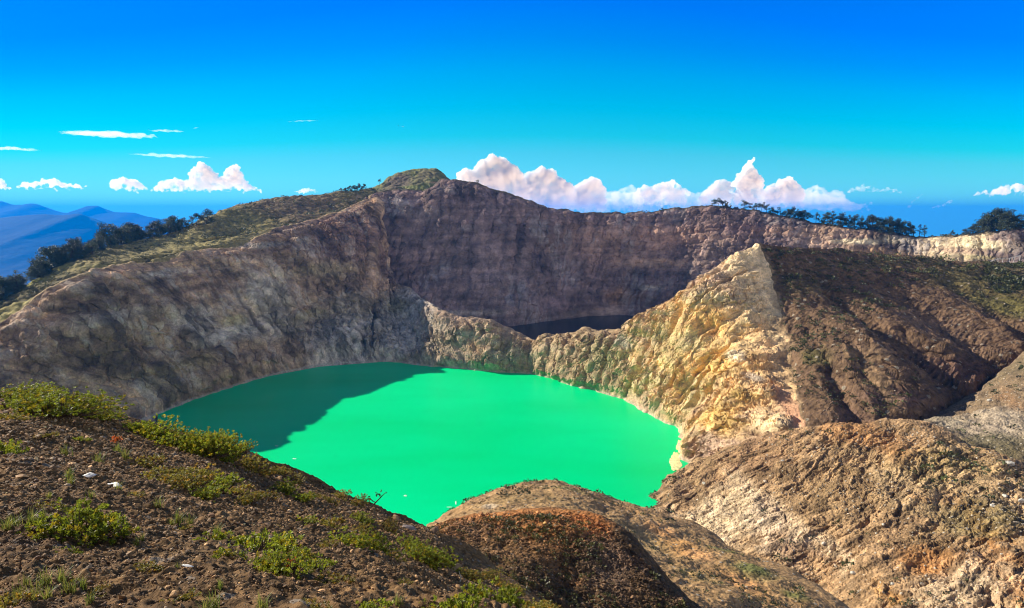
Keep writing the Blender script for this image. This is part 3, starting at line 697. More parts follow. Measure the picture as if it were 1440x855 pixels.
# ------------------------------------------------------------------ J: outer slope behind the left rim, K: green knoll
kj = np.linspace(0, .40, 560)
brow_j = np.stack([np.interp(kj, sw, brow[:, k]) for k in range(3)], 1)
q_ = np.concatenate([[0], np.cumsum(np.linalg.norm(np.diff(brow_j, axis=0), axis=1))])
brow_j = np.stack([np.interp(np.linspace(0, q_[-1], 560), q_, brow_j[:, k]) for k in range(3)], 1)+np.array([0, .5, -.5])
J = loft([
    ('arr', brow_j),
    ('p', [(-330, 548, 402), (-200, 512, 422), (-100, 478, 438), (0, 440, 464), (60, 404, 488), (120, 375, 520), (170, 361, 555), (205, 352, 590), (250, 342, 640), (285, 335, 655), (330, 330, 695), (365, 318, 735),
           (400, 306, 775), (450, 298, 820), (490, 288, 855), (515, 279, 888), (532, 271, 914)]),
    ('p', [(-330, 535, 415), (-200, 500, 435), (-100, 462, 456), (0, 424, 490), (60, 388, 525), (110, 365, 562), (170, 344, 620), (230, 330, 675), (265, 318, 710), (285, 306, 728), (305, 298, 752), (330, 289, 785), (370, 281, 830),
           (400, 277, 855), (450, 273, 882), (480, 270, 898), (505, 267, 912), (524, 265, 925)]),
    ('off', -8, 10, -3.5), ('off', -60, 60, -42), ('off', -160, 150, -130), ('off', -300, 400, -350)], 560, [70, 90, 12, 18, 10, 8])
displace(J, (fbm(J.P*.012, 2)*3.0+fbm(J.P*.12, 3)*.5+fbm(J.P*.5, 3)*.5)*ss(J.T, 0, .5)*(1-ss(J.T, 1.7, 2)*.5))
cJ = paint(J, (.125, .115, .05), [(420, 290, 100, 12, (.105, .082, .052), .9), (340, 310, 50, 10, (.12, .115, .045), .8), (250, 345, 60, 6, (.16, .15, .06), .7), (150, 375, 80, 8, (.13, .13, .05), .7), (50, 385, 30, 10, (.17, .18, .05), .8),
    (60, 410, 50, 8, (.08, .075, .04), .8), (505, 284, 14, 10, (.22, .17, .10), .8), (20, 440, 30, 8, (.20, .19, .07), .7)], wscale=.04, rows=(0, 2))
cJ = cJ*np.array((2.0, 1.75, 1.5)); cJ = grain(J, cJ, .25, .2)
near_rim = ((1-ss(J.T, .0, .22))*ss(fbm(J.P*.03+8, 3), -.25, .2))[..., None]*.7
cJ = cJ*(1-near_rim)+np.array((.30, .25, .12))*near_rim
patch_obj('outer_slope', J, cJ, terrain_mat('grass_slope', scale=2.2, bump=.8, bdist=.5, contrast=.5))

K = loft([
    ('w', [(-230, 900, 130), (-150, 900, 130), (-60, 905, 130)]),
    ('p', [(500, 281, 935), (560, 272, 935), (600, 268, 932), (650, 275, 930)]),
    ('p', [(505, 276, 985), (522, 267, 990), (545, 253, 1000), (562, 244, 1008), (578, 239, 1012), (595, 236, 1014), (613, 238, 1012), (625, 246, 1008), (636, 256, 1000), (660, 274, 990)]),
    ('off', 0, 25, -10), ('off', 0, 60, -80)], 240, [20, 140, 20, 20])
displace(K, (ridged(st((K.A+K.B*.6)/26, K.B/90), 3)*2.6+fbm(K.P*.1, 4))*ss(K.T, 1, 1.2)*(1-ss(K.T, 1.6, 2)*.7))
cK = paint(K, (.12, .12, .045), [(560, 258, 30, 8, (.10, .075, .055), .9), (600, 245, 20, 6, (.11, .09, .05), .8), (615, 257, 14, 6, (.25, .16, .09), .9), (580, 263, 20, 5, (.15, .16, .05), .8)], wscale=.03)
cK = cK*1.45; cK = grain(K, cK, .3, .2)
patch_obj('knoll', K, cK, terrain_mat('knoll_grass', scale=2.2, bump=.6, bdist=.5, contrast=.4))

# ------------------------------------------------------------------ near rim and inner slope left of the viewpoint (closes the crater)
NR = loft([
    ('w', [(-330, 350, -8), (-250, 240, -8), (-160, 165, -8), (-60, 130, -8), (20, 122, -8), (70, 135, -8)]),
    ('w', [(-420, 385, 78), (-320, 235, 98), (-200, 95, 110), (-75, 14, 118), (0, -8, 121), (90, -22, 116)]),
    ('off', -20, -25, -8), ('off', -80, -120, -80)], 260, [110, 16, 12])
displace(NR, (ridged(st(NR.A/40, NR.B/160), 3)*4+fbm(NR.P*.1, 4)*1.5)*ss(NR.T, 0, .3)*(1-.6*ss(NR.T, .8, 1)))
patch_obj('near_rim', NR, grain(NR, np.ones(NR.P.shape)*np.array((.22, .16, .105)), .5, .12), MAT_ROCK)
# ------------------------------------------------------------------ water
def disc(name, pts, z, mat, sub=0):
    P = np.array(pts, float)
    t = np.linspace(0, len(P), len(P)*12, endpoint=False)
    Q = np.stack([np.interp(t, np.arange(len(P)+1), np.append(P[:, k], P[0, k])) for k in (0, 1)], 1)
    c = Q.mean(0); rings = 24
    V = [np.append(c, z)]
    for r in range(1, rings+1):
        f = r/rings
        for q in Q: V.append(np.append(c+(q-c)*f, z))
    V = np.array(V); n = len(Q); Fq = []
    me = bpy.data.meshes.new(name)
    faces = [(0, 1+i, 1+(i+1) % n) for i in range(n)]
    for r in range(rings-1):
        a = 1+r*n; b = a+n
        faces += [(a+i, b+i, b+(i+1) % n, a+(i+1) % n) for i in range(n)]
    me.from_pydata(V.tolist(), [], faces); me.update()
    return link(name, me, mat)

def lake_mat():
    m, nt, out = new_mat('emerald_water'); L = nt.links.new
    tc = nd(nt, 'ShaderNodeTexCoord')
    mp = nd(nt, 'ShaderNodeMapping'); mp.inputs['Scale'].default_value = (.006, .014, 1); mp.inputs['Rotation'].default_value = (0, 0, .3)
    L(tc.outputs['Object'], mp.inputs[0])
    n = nd(nt, 'ShaderNodeTexNoise', inputs={'Scale': 1.0, 'Detail': 4}); L(mp.outputs[0], n.inputs['Vector'])
    cr = nd(nt, 'ShaderNodeValToRGB'); L(n.outputs['Fac'], cr.inputs[0])
    cr.color_ramp.elements[0].position = .3; cr.color_ramp.elements[0].color = (.0, .62, .17, 1)
    cr.color_ramp.elements[1].position = .7; cr.color_ramp.elements[1].color = (.0, .76, .27, 1)
    n2 = nd(nt, 'ShaderNodeTexNoise', inputs={'Scale': .8, 'Detail': 4}); L(tc.outputs['Object'], n2.inputs['Vector'])
    bp = nd(nt, 'ShaderNodeBump', inputs={'Strength': .05, 'Distance': .1}); L(n2.outputs['Fac'], bp.inputs['Height'])
    bs = nd(nt, 'ShaderNodeBsdfPrincipled', inputs={'Roughness': .35, 'Specular IOR Level': .12, 'IOR': 1.33})
    L(cr.outputs[0], bs.inputs['Base Color']); L(bp.outputs[0], bs.inputs['Normal']); L(bs.outputs[0], out.inputs[0])
    return m
o = disc('lake', [(-215, 400), (-235, 440), (-215, 520), (-165, 575), (-100, 600), (-50, 585), (0, 560), (50, 520), (85, 480), (110, 440), (115, 400), (112, 360), (108, 330), (85, 300), (70, 270), (40, 230), (0, 180), (-80, 150), (-180, 200), (-230, 300)], 0.0, lake_mat())
tag(o, kind='structure')
o = disc('far_lake', [(-190, 640), (-200, 720), (-100, 765), (-15, 775), (60, 830), (130, 870), (200, 840), (290, 780), (300, 700), (200, 600), (60, 600), (-60, 620)], 4.5, plain_mat('dark_water', (.008, .010, .018), .25, .2))
tag(o, kind='structure')

# ------------------------------------------------------------------ sea, far mountains, haze
sea = disc('sea', [(29500*math.cos(t), 29500*math.sin(t)) for t in np.linspace(0, 2*math.pi, 24, endpoint=False)], -700, plain_mat('sea_water', (.01, .04, .09), 1.0, 0))
tag(sea, kind='structure')

def mountain(name, sky, Yd, depth, col, seed):
    crest = row_line(('p', [(u, v, Yd) for u, v in sky]), 260)
    rows = []
    P = np.stack([crest+np.array([0, -depth, 0])*np.array([0, 1, 0]), crest*1.0, crest+np.array([0, depth, 0])])
    P[0, :, 2] = -705; P[2, :, 2] = -705
    p = loft([('arr', P[0]), ('arr', P[1]), ('arr', P[2])], 260, [60, 30], sharp=[1])
    amp = Yd*.0009
    displace(p, amp*ridged(st(p.A/(Yd*.02), p.B/(Yd*.05), p.A*0+seed), 4)*ss(p.T, 0, .3)*(1-ss(np.abs(p.T-1), 0.25, 0)*.9)+Yd*.0007*fbm(p.P/(Yd*.006), 3))
    c = np.ones(p.P.shape)*np.array(col)*np.clip(1+.6*fbm(p.P/(Yd*.01), 4), .4, 1.6)[..., None]
    return patch_obj(name, p, c, MAT_FAR)
MAT_FAR = terrain_mat('far_forest', scale=300, bump=.3, bdist=.3, contrast=.2)
mountain('mountain', [(-500, 330), (-200, 312), (-60, 304), (0, 306), (20, 304), (65, 301.5), (85, 303), (112, 300.5), (125, 307), (148, 317), (170, 330), (230, 352), (320, 380)], 11000, 3600, (.004, .010, .012), 3)
mountain('far_mountain', [(-500, 300), (-200, 282), (-60, 287), (0, 283), (20, 288), (28, 288), (45, 286), (70, 294), (95, 299.5), (106, 299.5), (115, 293), (125, 289.5), (136, 289.5), (150, 296), (165, 298.5), (186, 299), (205, 304), (225, 308), (260, 318), (320, 330)], 18000, 4500, (.004, .010, .012), 8)

HAZE_D = 5e-5
def haze():
    m, nt, out = new_mat('haze_air'); L = nt.links.new
    v = nd(nt, 'ShaderNodeVolumePrincipled', inputs={'Density': HAZE_D, 'Anisotropy': .2, 'Color': (.0, .31, 1.0, 1)})
    L(v.outputs[0], out.inputs['Volume'])
    x, y0, y1, z0, z1 = 30500, -30500, 30500, -702, 480
    V = [(-x, y0, z0), (x, y0, z0), (x, y1, z0), (-x, y1, z0), (-x, y0, z1), (x, y0, z1), (x, y1, z1), (-x, y1, z1)]
    me = bpy.data.meshes.new('haze'); me.from_pydata(V, [], [(3, 2, 1, 0), (4, 5, 6, 7), (0, 1, 5, 4), (1, 2, 6, 5), (2, 3, 7, 6), (3, 0, 4, 7)]); me.update()
    return tag(link('haze', me, m), kind='stuff')
haze()
# ------------------------------------------------------------------ vegetation helpers
def foliage_mat(name, trans=.35, var=.35):
    m, nt, out = new_mat(name); L = nt.links.new
    att = nd(nt, 'ShaderNodeAttribute', attribute_name='Col')
    oi = nd(nt, 'ShaderNodeObjectInfo')
    mr = nd(nt, 'ShaderNodeMapRange', inputs={'To Min': 1-var, 'To Max': 1+var}); L(oi.outputs['Random'], mr.inputs['Value'])
    vm = nd(nt, 'ShaderNodeVectorMath', operation='SCALE'); L(att.outputs['Color'], vm.inputs[0]); L(mr.outputs[0], vm.inputs['Scale'])
    d = nd(nt, 'ShaderNodeBsdfPrincipled', inputs={'Roughness': .5, 'Specular IOR Level': .35}); L(vm.outputs[0], d.inputs['Base Color'])
    t = nd(nt, 'ShaderNodeBsdfTranslucent'); L(vm.outputs[0], t.inputs['Color'])
    mx = nd(nt, 'ShaderNodeMixShader', inputs={'Fac': trans}); L(d.outputs[0], mx.inputs[1]); L(t.outputs[0], mx.inputs[2]); L(mx.outputs[0], out.inputs[0])
    return m
MAT_TREE = foliage_mat('tree_leaves', .2, .3)
MAT_LEAF = foliage_mat('shrub_leaves', .45, .25)
MAT_BARK = plain_mat('bark', (.07, .05, .035), .9, .1, .4, 3)
MAT_TWIG = plain_mat('twig_bark', (.09, .055, .035), .9, .1, .4, 20)

def tubes(paths, sides=5):
    """paths: list of (points, radii) -> V, F"""
    V = []; F = []
    for pts, rad in paths:
        pts = np.array(pts, float); n = len(pts); base = len(V)
        for i in range(n):
            t = pts[min(i+1, n-1)]-pts[max(i-1, 0)]; t /= np.linalg.norm(t)+1e-9
            a = np.cross(t, (0, 0, 1) if abs(t[2]) < .9 else (1, 0, 0)); a /= np.linalg.norm(a); b = np.cross(t, a)
            for k in range(sides):
                th = 2*math.pi*k/sides
                V.append(pts[i]+rad[i]*(math.cos(th)*a+math.sin(th)*b))
        for i in range(n-1):
            for k in range(sides):
                F.append((base+i*sides+k, base+i*sides+(k+1) % sides, base+(i+1)*sides+(k+1) % sides, base+(i+1)*sides+k))
        F.append((base, base+1, base+2, base+3) if sides >= 4 else (base, base+1, base+2, base+2))
    return np.array(V), np.array(F)

def unit(r, n):
    v = r.normal(size=(n, 3)); return v/np.linalg.norm(v, axis=1, keepdims=True)

def leaf_quads(P, D, up, length, width):
    """one folded leaf per row: root P, direction D, side from D x up"""
    S = np.cross(D, up); S /= np.linalg.norm(S, axis=1, keepdims=True)+1e-9
    N = np.cross(S, D)
    l = length[:, None]; w = width[:, None]
    a = P; b = P+D*l*.5+S*w*.5+N*w*.12; c = P+D*l-N*l*.08; d = P+D*l*.5-S*w*.5+N*w*.12
    V = np.stack([a, b, c, d], 1).reshape(-1, 3)
    F = np.arange(len(V)).reshape(-1, 4)
    return V, F

def make_tree(seed, kind):
    """unit tree, 1 high: trunk with limbs, crown of leaf sprays at the limb ends"""
    r = np.random.default_rng(seed)
    lean = r.normal(size=2)*.05
    top = .92 if kind == 'slim' else .8
    tz = np.linspace(0, top, 8)
    tp = np.stack([lean[0]*tz**1.5*2+.012*np.sin(tz*9+seed), lean[1]*tz**1.5*2+.012*np.cos(tz*8), tz], 1)
    paths = [(tp, np.linspace(.028, .006, 8))]
    blobs = []
    nl = {'broad': 15, 'slim': 13, 'airy': 9, 'wood': 20}[kind]
    for k in range(nl):
        f = r.uniform(.3, .97)
        if kind == 'airy': f = r.uniform(.5, .98)
        if kind == 'broad': f = r.uniform(.22, .97)
        if kind == 'wood': f = r.uniform(.06, .97)
        b = np.array([np.interp(f*top, tz, tp[:, j]) for j in range(3)])
        az = k*2.4+r.uniform(-.5, .5)
        reach = {'broad': .34*math.sin(min(1, f*.75+.28)*math.pi)**.6+.05, 'slim': .05+.22*(1-f), 'airy': .26, 'wood': .40*math.sin(min(1, f*.6+.4)*math.pi)**.6+.05}[kind]*r.uniform(.6, 1.15)
        rise = r.uniform(.02, .2) if kind != 'slim' else r.uniform(.0, .12)
        e = b+np.array([math.cos(az)*reach, math.sin(az)*reach, rise])
        mid = (b+e)/2+np.array([0, 0, -.02])
        paths.append(([b, mid, e], [.011, .007, .003]))
        blobs.append((e, {'broad': r.uniform(.10, .16), 'slim': r.uniform(.055, .095), 'airy': r.uniform(.08, .13), 'wood': r.uniform(.11, .17)}[kind]))
        if kind != 'slim': blobs.append((mid*.4+e*.6+r.normal(size=3)*.03, r.uniform(.07, .11)))
    blobs.append((tp[-1], .08 if kind == 'slim' else .13))
    tv, tf = tubes(paths)
    Pl = []; Cl = []
    for c, rad in blobs:
        n = int(46*(rad/.1)**1.6)+8
        d = unit(r, n)*r.uniform(.25, 1, size=(n, 1))**.5*rad*np.array([1.15, 1.15, .8])
        Pl.append(c+d)
        tone = r.uniform(.75, 1.25)
        Cl.append(np.array([(.050, .064, .032)])*tone*r.uniform(.6, 1.6, size=(n, 1)))
    P = np.concatenate(Pl); Cc_ = np.concatenate(Cl); n = len(P)
    D = unit(r, n); D[:, 2] = np.abs(D[:, 2])*.6; D /= np.linalg.norm(D, axis=1, keepdims=True)
    sz = r.uniform(.03, .06, n)*(1.15 if kind == 'broad' else .9)
    v, f = leaf_quads(P, D, unit(r, n), sz, sz*.75)
    tm = mesh_np('trunk', tv, tf); tm.materials.append(MAT_BARK)
    cm = mesh_np('crown', v, f, np.repeat(Cc_, 4, 0), False); cm.materials.append(MAT_TREE)
    return tm, cm

TREES = {k: [make_tree(10*i+s, k) for i in range(4)] for s, k in enumerate(('broad', 'slim', 'airy', 'wood'))}
def plant_tree(pos, h, kind, label, group, i):
    o = bpy.data.objects.new('tree', None); COL.objects.link(o)
    o.location = pos; o.rotation_euler = (0, 0, (i*2.399) % 6.28)
    wd = random.uniform(.85, 1.2)
    o.scale = (h*wd, h*wd, h)
    tag(o, label, 'tree', group)
    tm, cm = TREES[kind][i % 4]
    link('trunk', tm, None, o); link('crown', cm, None, o)
    return o

def ground(p, u, v, rows=None):
    i = spot(p, u, v, rows); return p.P[i], p.n[i]

ti = 0
# dark wood on the slope behind the left rim: each row of trees a little further down the far side
wood = []
w_top = np.array([(-60, 400), (0, 366), (14, 364), (33, 372), (58, 353), (80, 338), (103, 329), (127, 333), (150, 318), (167, 307), (188, 305), (200, 312), (217, 304), (237, 302), (255, 300), (270, 303)], float)
w_bot = np.array([(-60, 440), (0, 402), (25, 391), (63, 382), (83, 372), (117, 360), (150, 347), (183, 337), (217, 328), (240, 326), (268, 316)], float)
r_ = np.random.default_rng(21)
for n, dv, back in ((24, 2, 0), (22, -3, 5), (18, -6, 12)):
    for k in range(n):
        u = -50+(k+.5+r_.uniform(-.35, .35))/n*(316 if dv > 0 else 312)
        if 22 < u < 40 and dv < 0: continue
        vb = np.interp(u, w_bot[:, 0], w_bot[:, 1]); vt = np.interp(u, w_top[:, 0], w_top[:, 1])
        p, _ = ground(J, u, vb+max(dv, 1), (.9, 2))
        p = p+np.array([-back*.7, back, -back*.28-.6])
        hp = (vb-vt)*(r_.uniform(.62, .88) if dv > 0 else r_.uniform(.9, 1.1))
        wood.append((u, p, max(hp, 12)*p[1]/FPX))
for u, p, h in wood:
    plant_tree(p, h, 'wood', 'dark evergreen tree in the dense wood along the slope behind the left crater rim', 'trees of the wood behind the left rim', ti); ti += 1
for u, v, hp, kind, lab in ((290, 316, 24, 'wood', 'lone bushy tree on the grass slope with its shadow beside it'), (277, 319, 20, 'wood', 'smaller pale tree on the grass slope, just left of the lone bushy tree'),
                            (18, 395, 32, 'slim', 'slender tree standing apart at the lower left end of the wood'), (25, 393, 22, 'slim', 'short thin tree beside the slender one at the lower left end of the wood')):
    p, _ = ground(J, u, v, (.3, 2)); plant_tree(p-np.array([0, 0, .3]), hp*p[1]/FPX, kind, lab, None, ti); ti += 1
# scrub trees by the knoll
for u, v, hp in ((486, 271, 8), (492, 270, 9), (498, 269, 10), (504, 268, 10), (510, 267, 9)):
    p, _ = ground(J, u, v, (1.6, 2.2)); plant_tree(p+np.array([0, 3, -.5]), hp*p[1]/FPX, 'broad', 'low round tree in the small clump on the skyline left of the green knoll', 'clump of trees left of the knoll', ti); ti += 1
p, _ = ground(K, 534, 261, (1, 2)); plant_tree(p, 9*1.03, 'airy', 'tiny lone tree on the left shoulder of the green knoll', None, ti); ti += 1
p, _ = ground(I, 671, 259, (3.5, 4)); plant_tree(p-np.array([0, 0, .5]), 6.5, 'airy', 'tiny lone tree on the bare skyline right of the knoll', None, ti); ti += 1
# trees along the right-hand rim: (u, height in px, kind)
rimline = np.array([(1000, 290), (1040, 294), (1080, 301), (1140, 311), (1200, 321), (1250, 327), (1300, 333), (1350, 331), (1400, 325), (1440, 320), (1500, 314)], float)
rim_trees = [(1005, 9, 'airy'), (1011, 13, 'airy'), (1018, 9, 'airy'), (1048, 13, 'airy'), (1056, 12, 'airy'), (1064, 12, 'airy'), (1074, 14, 'airy'), (1081, 13, 'airy'), (1088, 9, 'broad'), (1094, 11, 'slim'), (1100, 11, 'slim'),
             (1108, 12, 'broad'), (1116, 14, 'broad'), (1123, 13, 'slim'), (1128, 11, 'broad'), (1136, 15, 'broad'), (1148, 14, 'slim'), (1153, 11, 'slim'), (1164, 15, 'broad'), (1172, 19, 'slim'), (1181, 17, 'wood'), (1186, 13, 'broad'), (1196, 16, 'slim'),
             (1204, 20, 'wood'), (1212, 18, 'slim'), (1222, 19, 'wood'), (1230, 21, 'wood'), (1237, 19, 'broad'), (1249, 20, 'wood'), (1256, 23, 'wood'), (1264, 20, 'wood'), (1272, 19, 'wood'), (1280, 17, 'broad'), (1288, 16, 'slim'), (1294, 15, 'slim'), (1301, 16, 'slim')]
for u, hp, kind in rim_trees:
    v = np.interp(u, rimline[:, 0], rimline[:, 1])
    p, _ = ground(I, u, v, (3.6, 4)); h = (hp+3.5)*p[1]/FPX
    plant_tree(p+np.array([r_.uniform(-1, 1), r_.uniform(2, 6), -2.2]), h, kind, 'dark slender tree in the thin row along the top of the far right rim', 'row of trees on the far right rim', ti); ti += 1
p, _ = ground(I, 1341, 331, (3.6, 4)); plant_tree(p+np.array([0, 2, -.8]), 8*p[1]/FPX, 'broad', 'single small round tree alone in the gap of the right rim', None, ti); ti += 1
for u, hp in ((1362, 8), (1369, 11), (1378, 17), (1386, 24), (1394, 28), (1402, 31), (1410, 31), (1418, 29), (1426, 25), (1434, 13), (1441, 20), (1450, 24), (1390, 20), (1408, 24), (1420, 20)):
    v = np.interp(u, rimline[:, 0], rimline[:, 1])
    p, _ = ground(I, u, v, (3.6, 4)); plant_tree(p+np.array([r_.uniform(-1, 1), r_.uniform(1, 9), -2]), (hp+2.5)*p[1]/FPX, 'wood', 'dense dark tree in the big clump at the right end of the rim', 'big tree clump at the right end of the rim', ti); ti += 1
# ------------------------------------------------------------------ foreground shrubs, grass, stones
def make_shrub(seed, rad, nnode, tint, orange=0.0):
    """cushion shrub of given radius (m): several fused domes of leaf rosettes on thin stems"""
    r = np.random.default_rng(seed)
    nd_ = max(3, int(3+rad*8)); doms = []
    for k in range(nd_):
        az = k*2.4+r.uniform(-.4, .4); q = rad*.62*math.sqrt((k+.3)/nd_)
        doms.append((np.array([math.cos(az)*q, math.sin(az)*q, rad*r.uniform(-.02, .16)]), rad*r.uniform(.34, .5)))
    oc = r.uniform(-.5, .5, size=2)*rad
    paths = []; LP = []; LD = []; LC = []
    for k in range(nnode):
        c, dr = doms[r.integers(nd_)]
        d = unit(r, 1)[0]; d[2] = abs(d[2])*1.1-.12; d /= np.linalg.norm(d)
        node = c+d*dr*r.uniform(.5, 1.28)
        if node[2] < .015: continue
        foot = np.array([node[0]*.45, node[1]*.45, -.05])
        if k % 4 == 0: paths.append(([foot, (foot+node)/2+np.array([d[0], d[1], 0])*rad*.06, node], [.006, .0045, .002]))
        ax = d*.75+np.array([0, 0, .55])+r.normal(size=3)*.33; ax /= np.linalg.norm(ax)
        t1 = np.cross(ax, (.3, .9, .1)); t1 /= np.linalg.norm(t1); t2 = np.cross(ax, t1)
        tone = r.uniform(.65, 1.45); warm = r.uniform() < .2
        red = orange and np.hypot(node[0]-oc[0], node[1]-oc[1]) < rad*orange and r.uniform() < .7
        nl = r.integers(6, 10)
        for j in range(nl):
            th = 2.4*j; sp_ = .35+.75*(1-j/nl)
            D_ = ax*(1-.35*sp_)+(math.cos(th)*t1+math.sin(th)*t2)*sp_
            LP.append(node-ax*.03*(1-j/nl)); LD.append(D_/np.linalg.norm(D_))
            c_ = np.array(tint)*tone*r.uniform(.8, 1.2)
            if warm: c_ = c_*np.array([1.7, 1.15, .9])
            if red: c_ = np.array([.34, .085, .015])*r.uniform(.6, 1.3)
            LC.append(c_)
    P = np.array(LP); n = len(P)
    ln = r.uniform(.8, 1.3, n)*(.024 if rad < .3 else (.032 if rad < .6 else .040))
    v, f = leaf_quads(P, np.array(LD), unit(r, n), ln, ln*.58)
    fm = mesh_np('foliage', v, f, np.repeat(np.array(LC), 4, 0), False); fm.materials.append(MAT_LEAF)
    tv, tf = tubes(paths, 4)
    sm = mesh_np('stems', tv, tf); sm.materials.append(MAT_TWIG)
    return fm, sm
GREEN, OLIVE, LIME = (.190, .215, .016), (.195, .165, .024), (.235, .265, .018)
SHR = {}
for key, (rad, ns) in {'S': (.22, 130), 'M': (.45, 380), 'L': (.85, 850)}.items():
    for ci, tint in enumerate((GREEN, OLIVE, LIME)):
        SHR[key, ci] = [make_shrub(100+ci*10+k+int(rad*100), rad, ns, tint) for k in range(2)]
ORANGE = make_shrub(333, .45, 380, GREEN, .16)
RADS = {'S': .22, 'M': .45, 'L': .85}

def shrub(u, v, wpx, ci, label, hk=1.0, group='low shrubs on the dark gravel slope'):
    p, n = ground(A, u, v, (1.4, 5.02))
    w = 1.28*wpx*np.linalg.norm(p-np.array([0, 0, CAMZ]))/FPX/2
    key = 'S' if w < .31 else ('M' if w < .62 else 'L')
    k = w/RADS[key]
    o = bpy.data.objects.new('shrub', None); COL.objects.link(o)
    o.location = p-np.array([0, 0, .02]); hk *= .82; o.scale = (k, k, k*hk); o.rotation_euler = (float(-n[1]*.5), float(n[0]*.5), (u*.37+v) % 6.28)
    tag(o, label, 'shrub', group)
    fm, sm = SHR[key, ci][int(u+v) % 2]
    if 'orange leaves' in label:
        fm, sm = ORANGE; o.scale = (w/.45, w/.45, w/.45*hk)
    link('foliage', fm, None, o); link('stems', sm, None, o)
    return o
SHRUBS = [
    (72, 583, 120, 0, 'largest green shrub on the slope crest at upper left, below the shadowed wall', .72), (22, 566, 70, 0, 'green shrub at the left picture edge on the slope crest', .7),
    (128, 588, 60, 0, 'green shrub on the crest just right of the largest crest shrub', .9), (146, 590, 26, 2, 'small pale sprig of shrub at the right end of the upper left crest clump', .9),
    (4, 640, 46, 2, 'bright lime shrub cut by the left picture edge halfway down the slope', 1.2), (178, 597, 18, 1, 'tiny yellowish shrub on the crest between two bigger crest clumps', .8),
    (212, 612, 56, 2, 'lime green shrub at the left end of the long crest clump above the shaded water', 1.0), (250, 628, 70, 0, 'green shrub in the middle of the long crest clump above the shaded water', 1.1),
    (293, 640, 78, 0, 'tall dense green shrub at the right part of the long crest clump', 1.25), (332, 640, 44, 2, 'pale green shrub on the crest where sunlit water begins', .9),
    (225, 680, 62, 1, 'olive shrub at the left end of the middle band of shrubs', .8), (262, 684, 70, 1, 'olive brown shrub in the centre of the middle band of shrubs', .9),
    (300, 690, 66, 0, 'green shrub at the right end of the middle band, above a dark hollow', .95), (335, 695, 40, 1, 'small olive shrub right of the middle band above the dark hollow', .8),
    (352, 660, 52, 1, 'rusty tinged olive shrub on the crest beside the sunlit water', .9), (392, 664, 36, 1, 'low olive shrub at the crest, second from the sunlit water edge', .7),
    (343, 710, 50, 1, 'dull olive shrub on the slope right of the dark hollow', .8), (398, 693, 48, 0, 'green shrub with a dark shadow, on the slope left of the bare crest', .9),
    (424, 706, 44, 0, 'green shrub just below the bare crest, right of its shadowed twin', .9), (455, 704, 36, 1, 'small olive shrub on the bare crest above the green lake', .7), (497, 712, 40, 1, 'low dark shrub on the crest near the bare twig', .8),
    (383, 742, 30, 1, 'small olive shrub by the brown rocks mid slope', .7), (462, 742, 44, 1, 'faded shrub on gravel left of the lime shrub near the crest', .8),
    (108, 752, 96, 0, 'dark green shrub alone on the left slope with a black shadow below it', 1.15), (148, 733, 34, 2, 'small lime shrub at upper right of the lone dark green shrub', .9), (92, 775, 30, 0, 'small green shrub under the lone dark green shrub', .8),
    (305, 765, 52, 2, 'lime shrub at the left end of the near central clump', 1.0), (345, 773, 70, 2, 'bright green shrub in the near central clump', .95), (395, 778, 66, 2, 'bright green shrub at upper right of the near central clump', .95),
    (392, 806, 76, 0, 'green shrub with orange leaves at the bottom of the near central clump', 1.0), (440, 800, 56, 2, 'lime shrub at the right end of the near central clump', .9),
    (490, 768, 56, 2, 'lime shrub left of the pair below the crest', 1.0), (530, 776, 56, 2, 'lime shrub right of the pair below the crest', .9), (556, 790, 30, 1, 'small olive shrub right of the lime pair', .8),
    (598, 790, 72, 0, 'dark green shrub near the dead leaf, above its own shadow', 1.1), (630, 797, 34, 2, 'small lime shrub beside the dark green shrub near the dead leaf', .9), (655, 812, 46, 1, 'olive shrub above the dead leaf', .8), (690, 822, 50, 1, 'olive shrub on the slope edge right of the dead leaf', .8),
    (640, 858, 70, 2, 'lime shrub at the bottom edge below the dead leaf', 1.1), (690, 862, 92, 0, 'big green shrub cut by the bottom edge', 1.15), (742, 872, 70, 0, 'green shrub cut by the bottom edge, rightmost on the near slope', 1.0), (605, 872, 46, 1, 'yellowing shrub at the bottom edge left of the big green one', .9),
    (12, 852, 44, 1, 'shaded dark shrub in the bottom left corner', 1.0), (106, 813, 22, 2, 'tiny lime shrub in the black shadow at lower left', .8), (135, 836, 32, 1, 'small yellow tinged shrub at lower left beside grass', .8),
    (112, 620, 24, 2, 'small lime shrub alone on gravel under the crest clump', .8)]
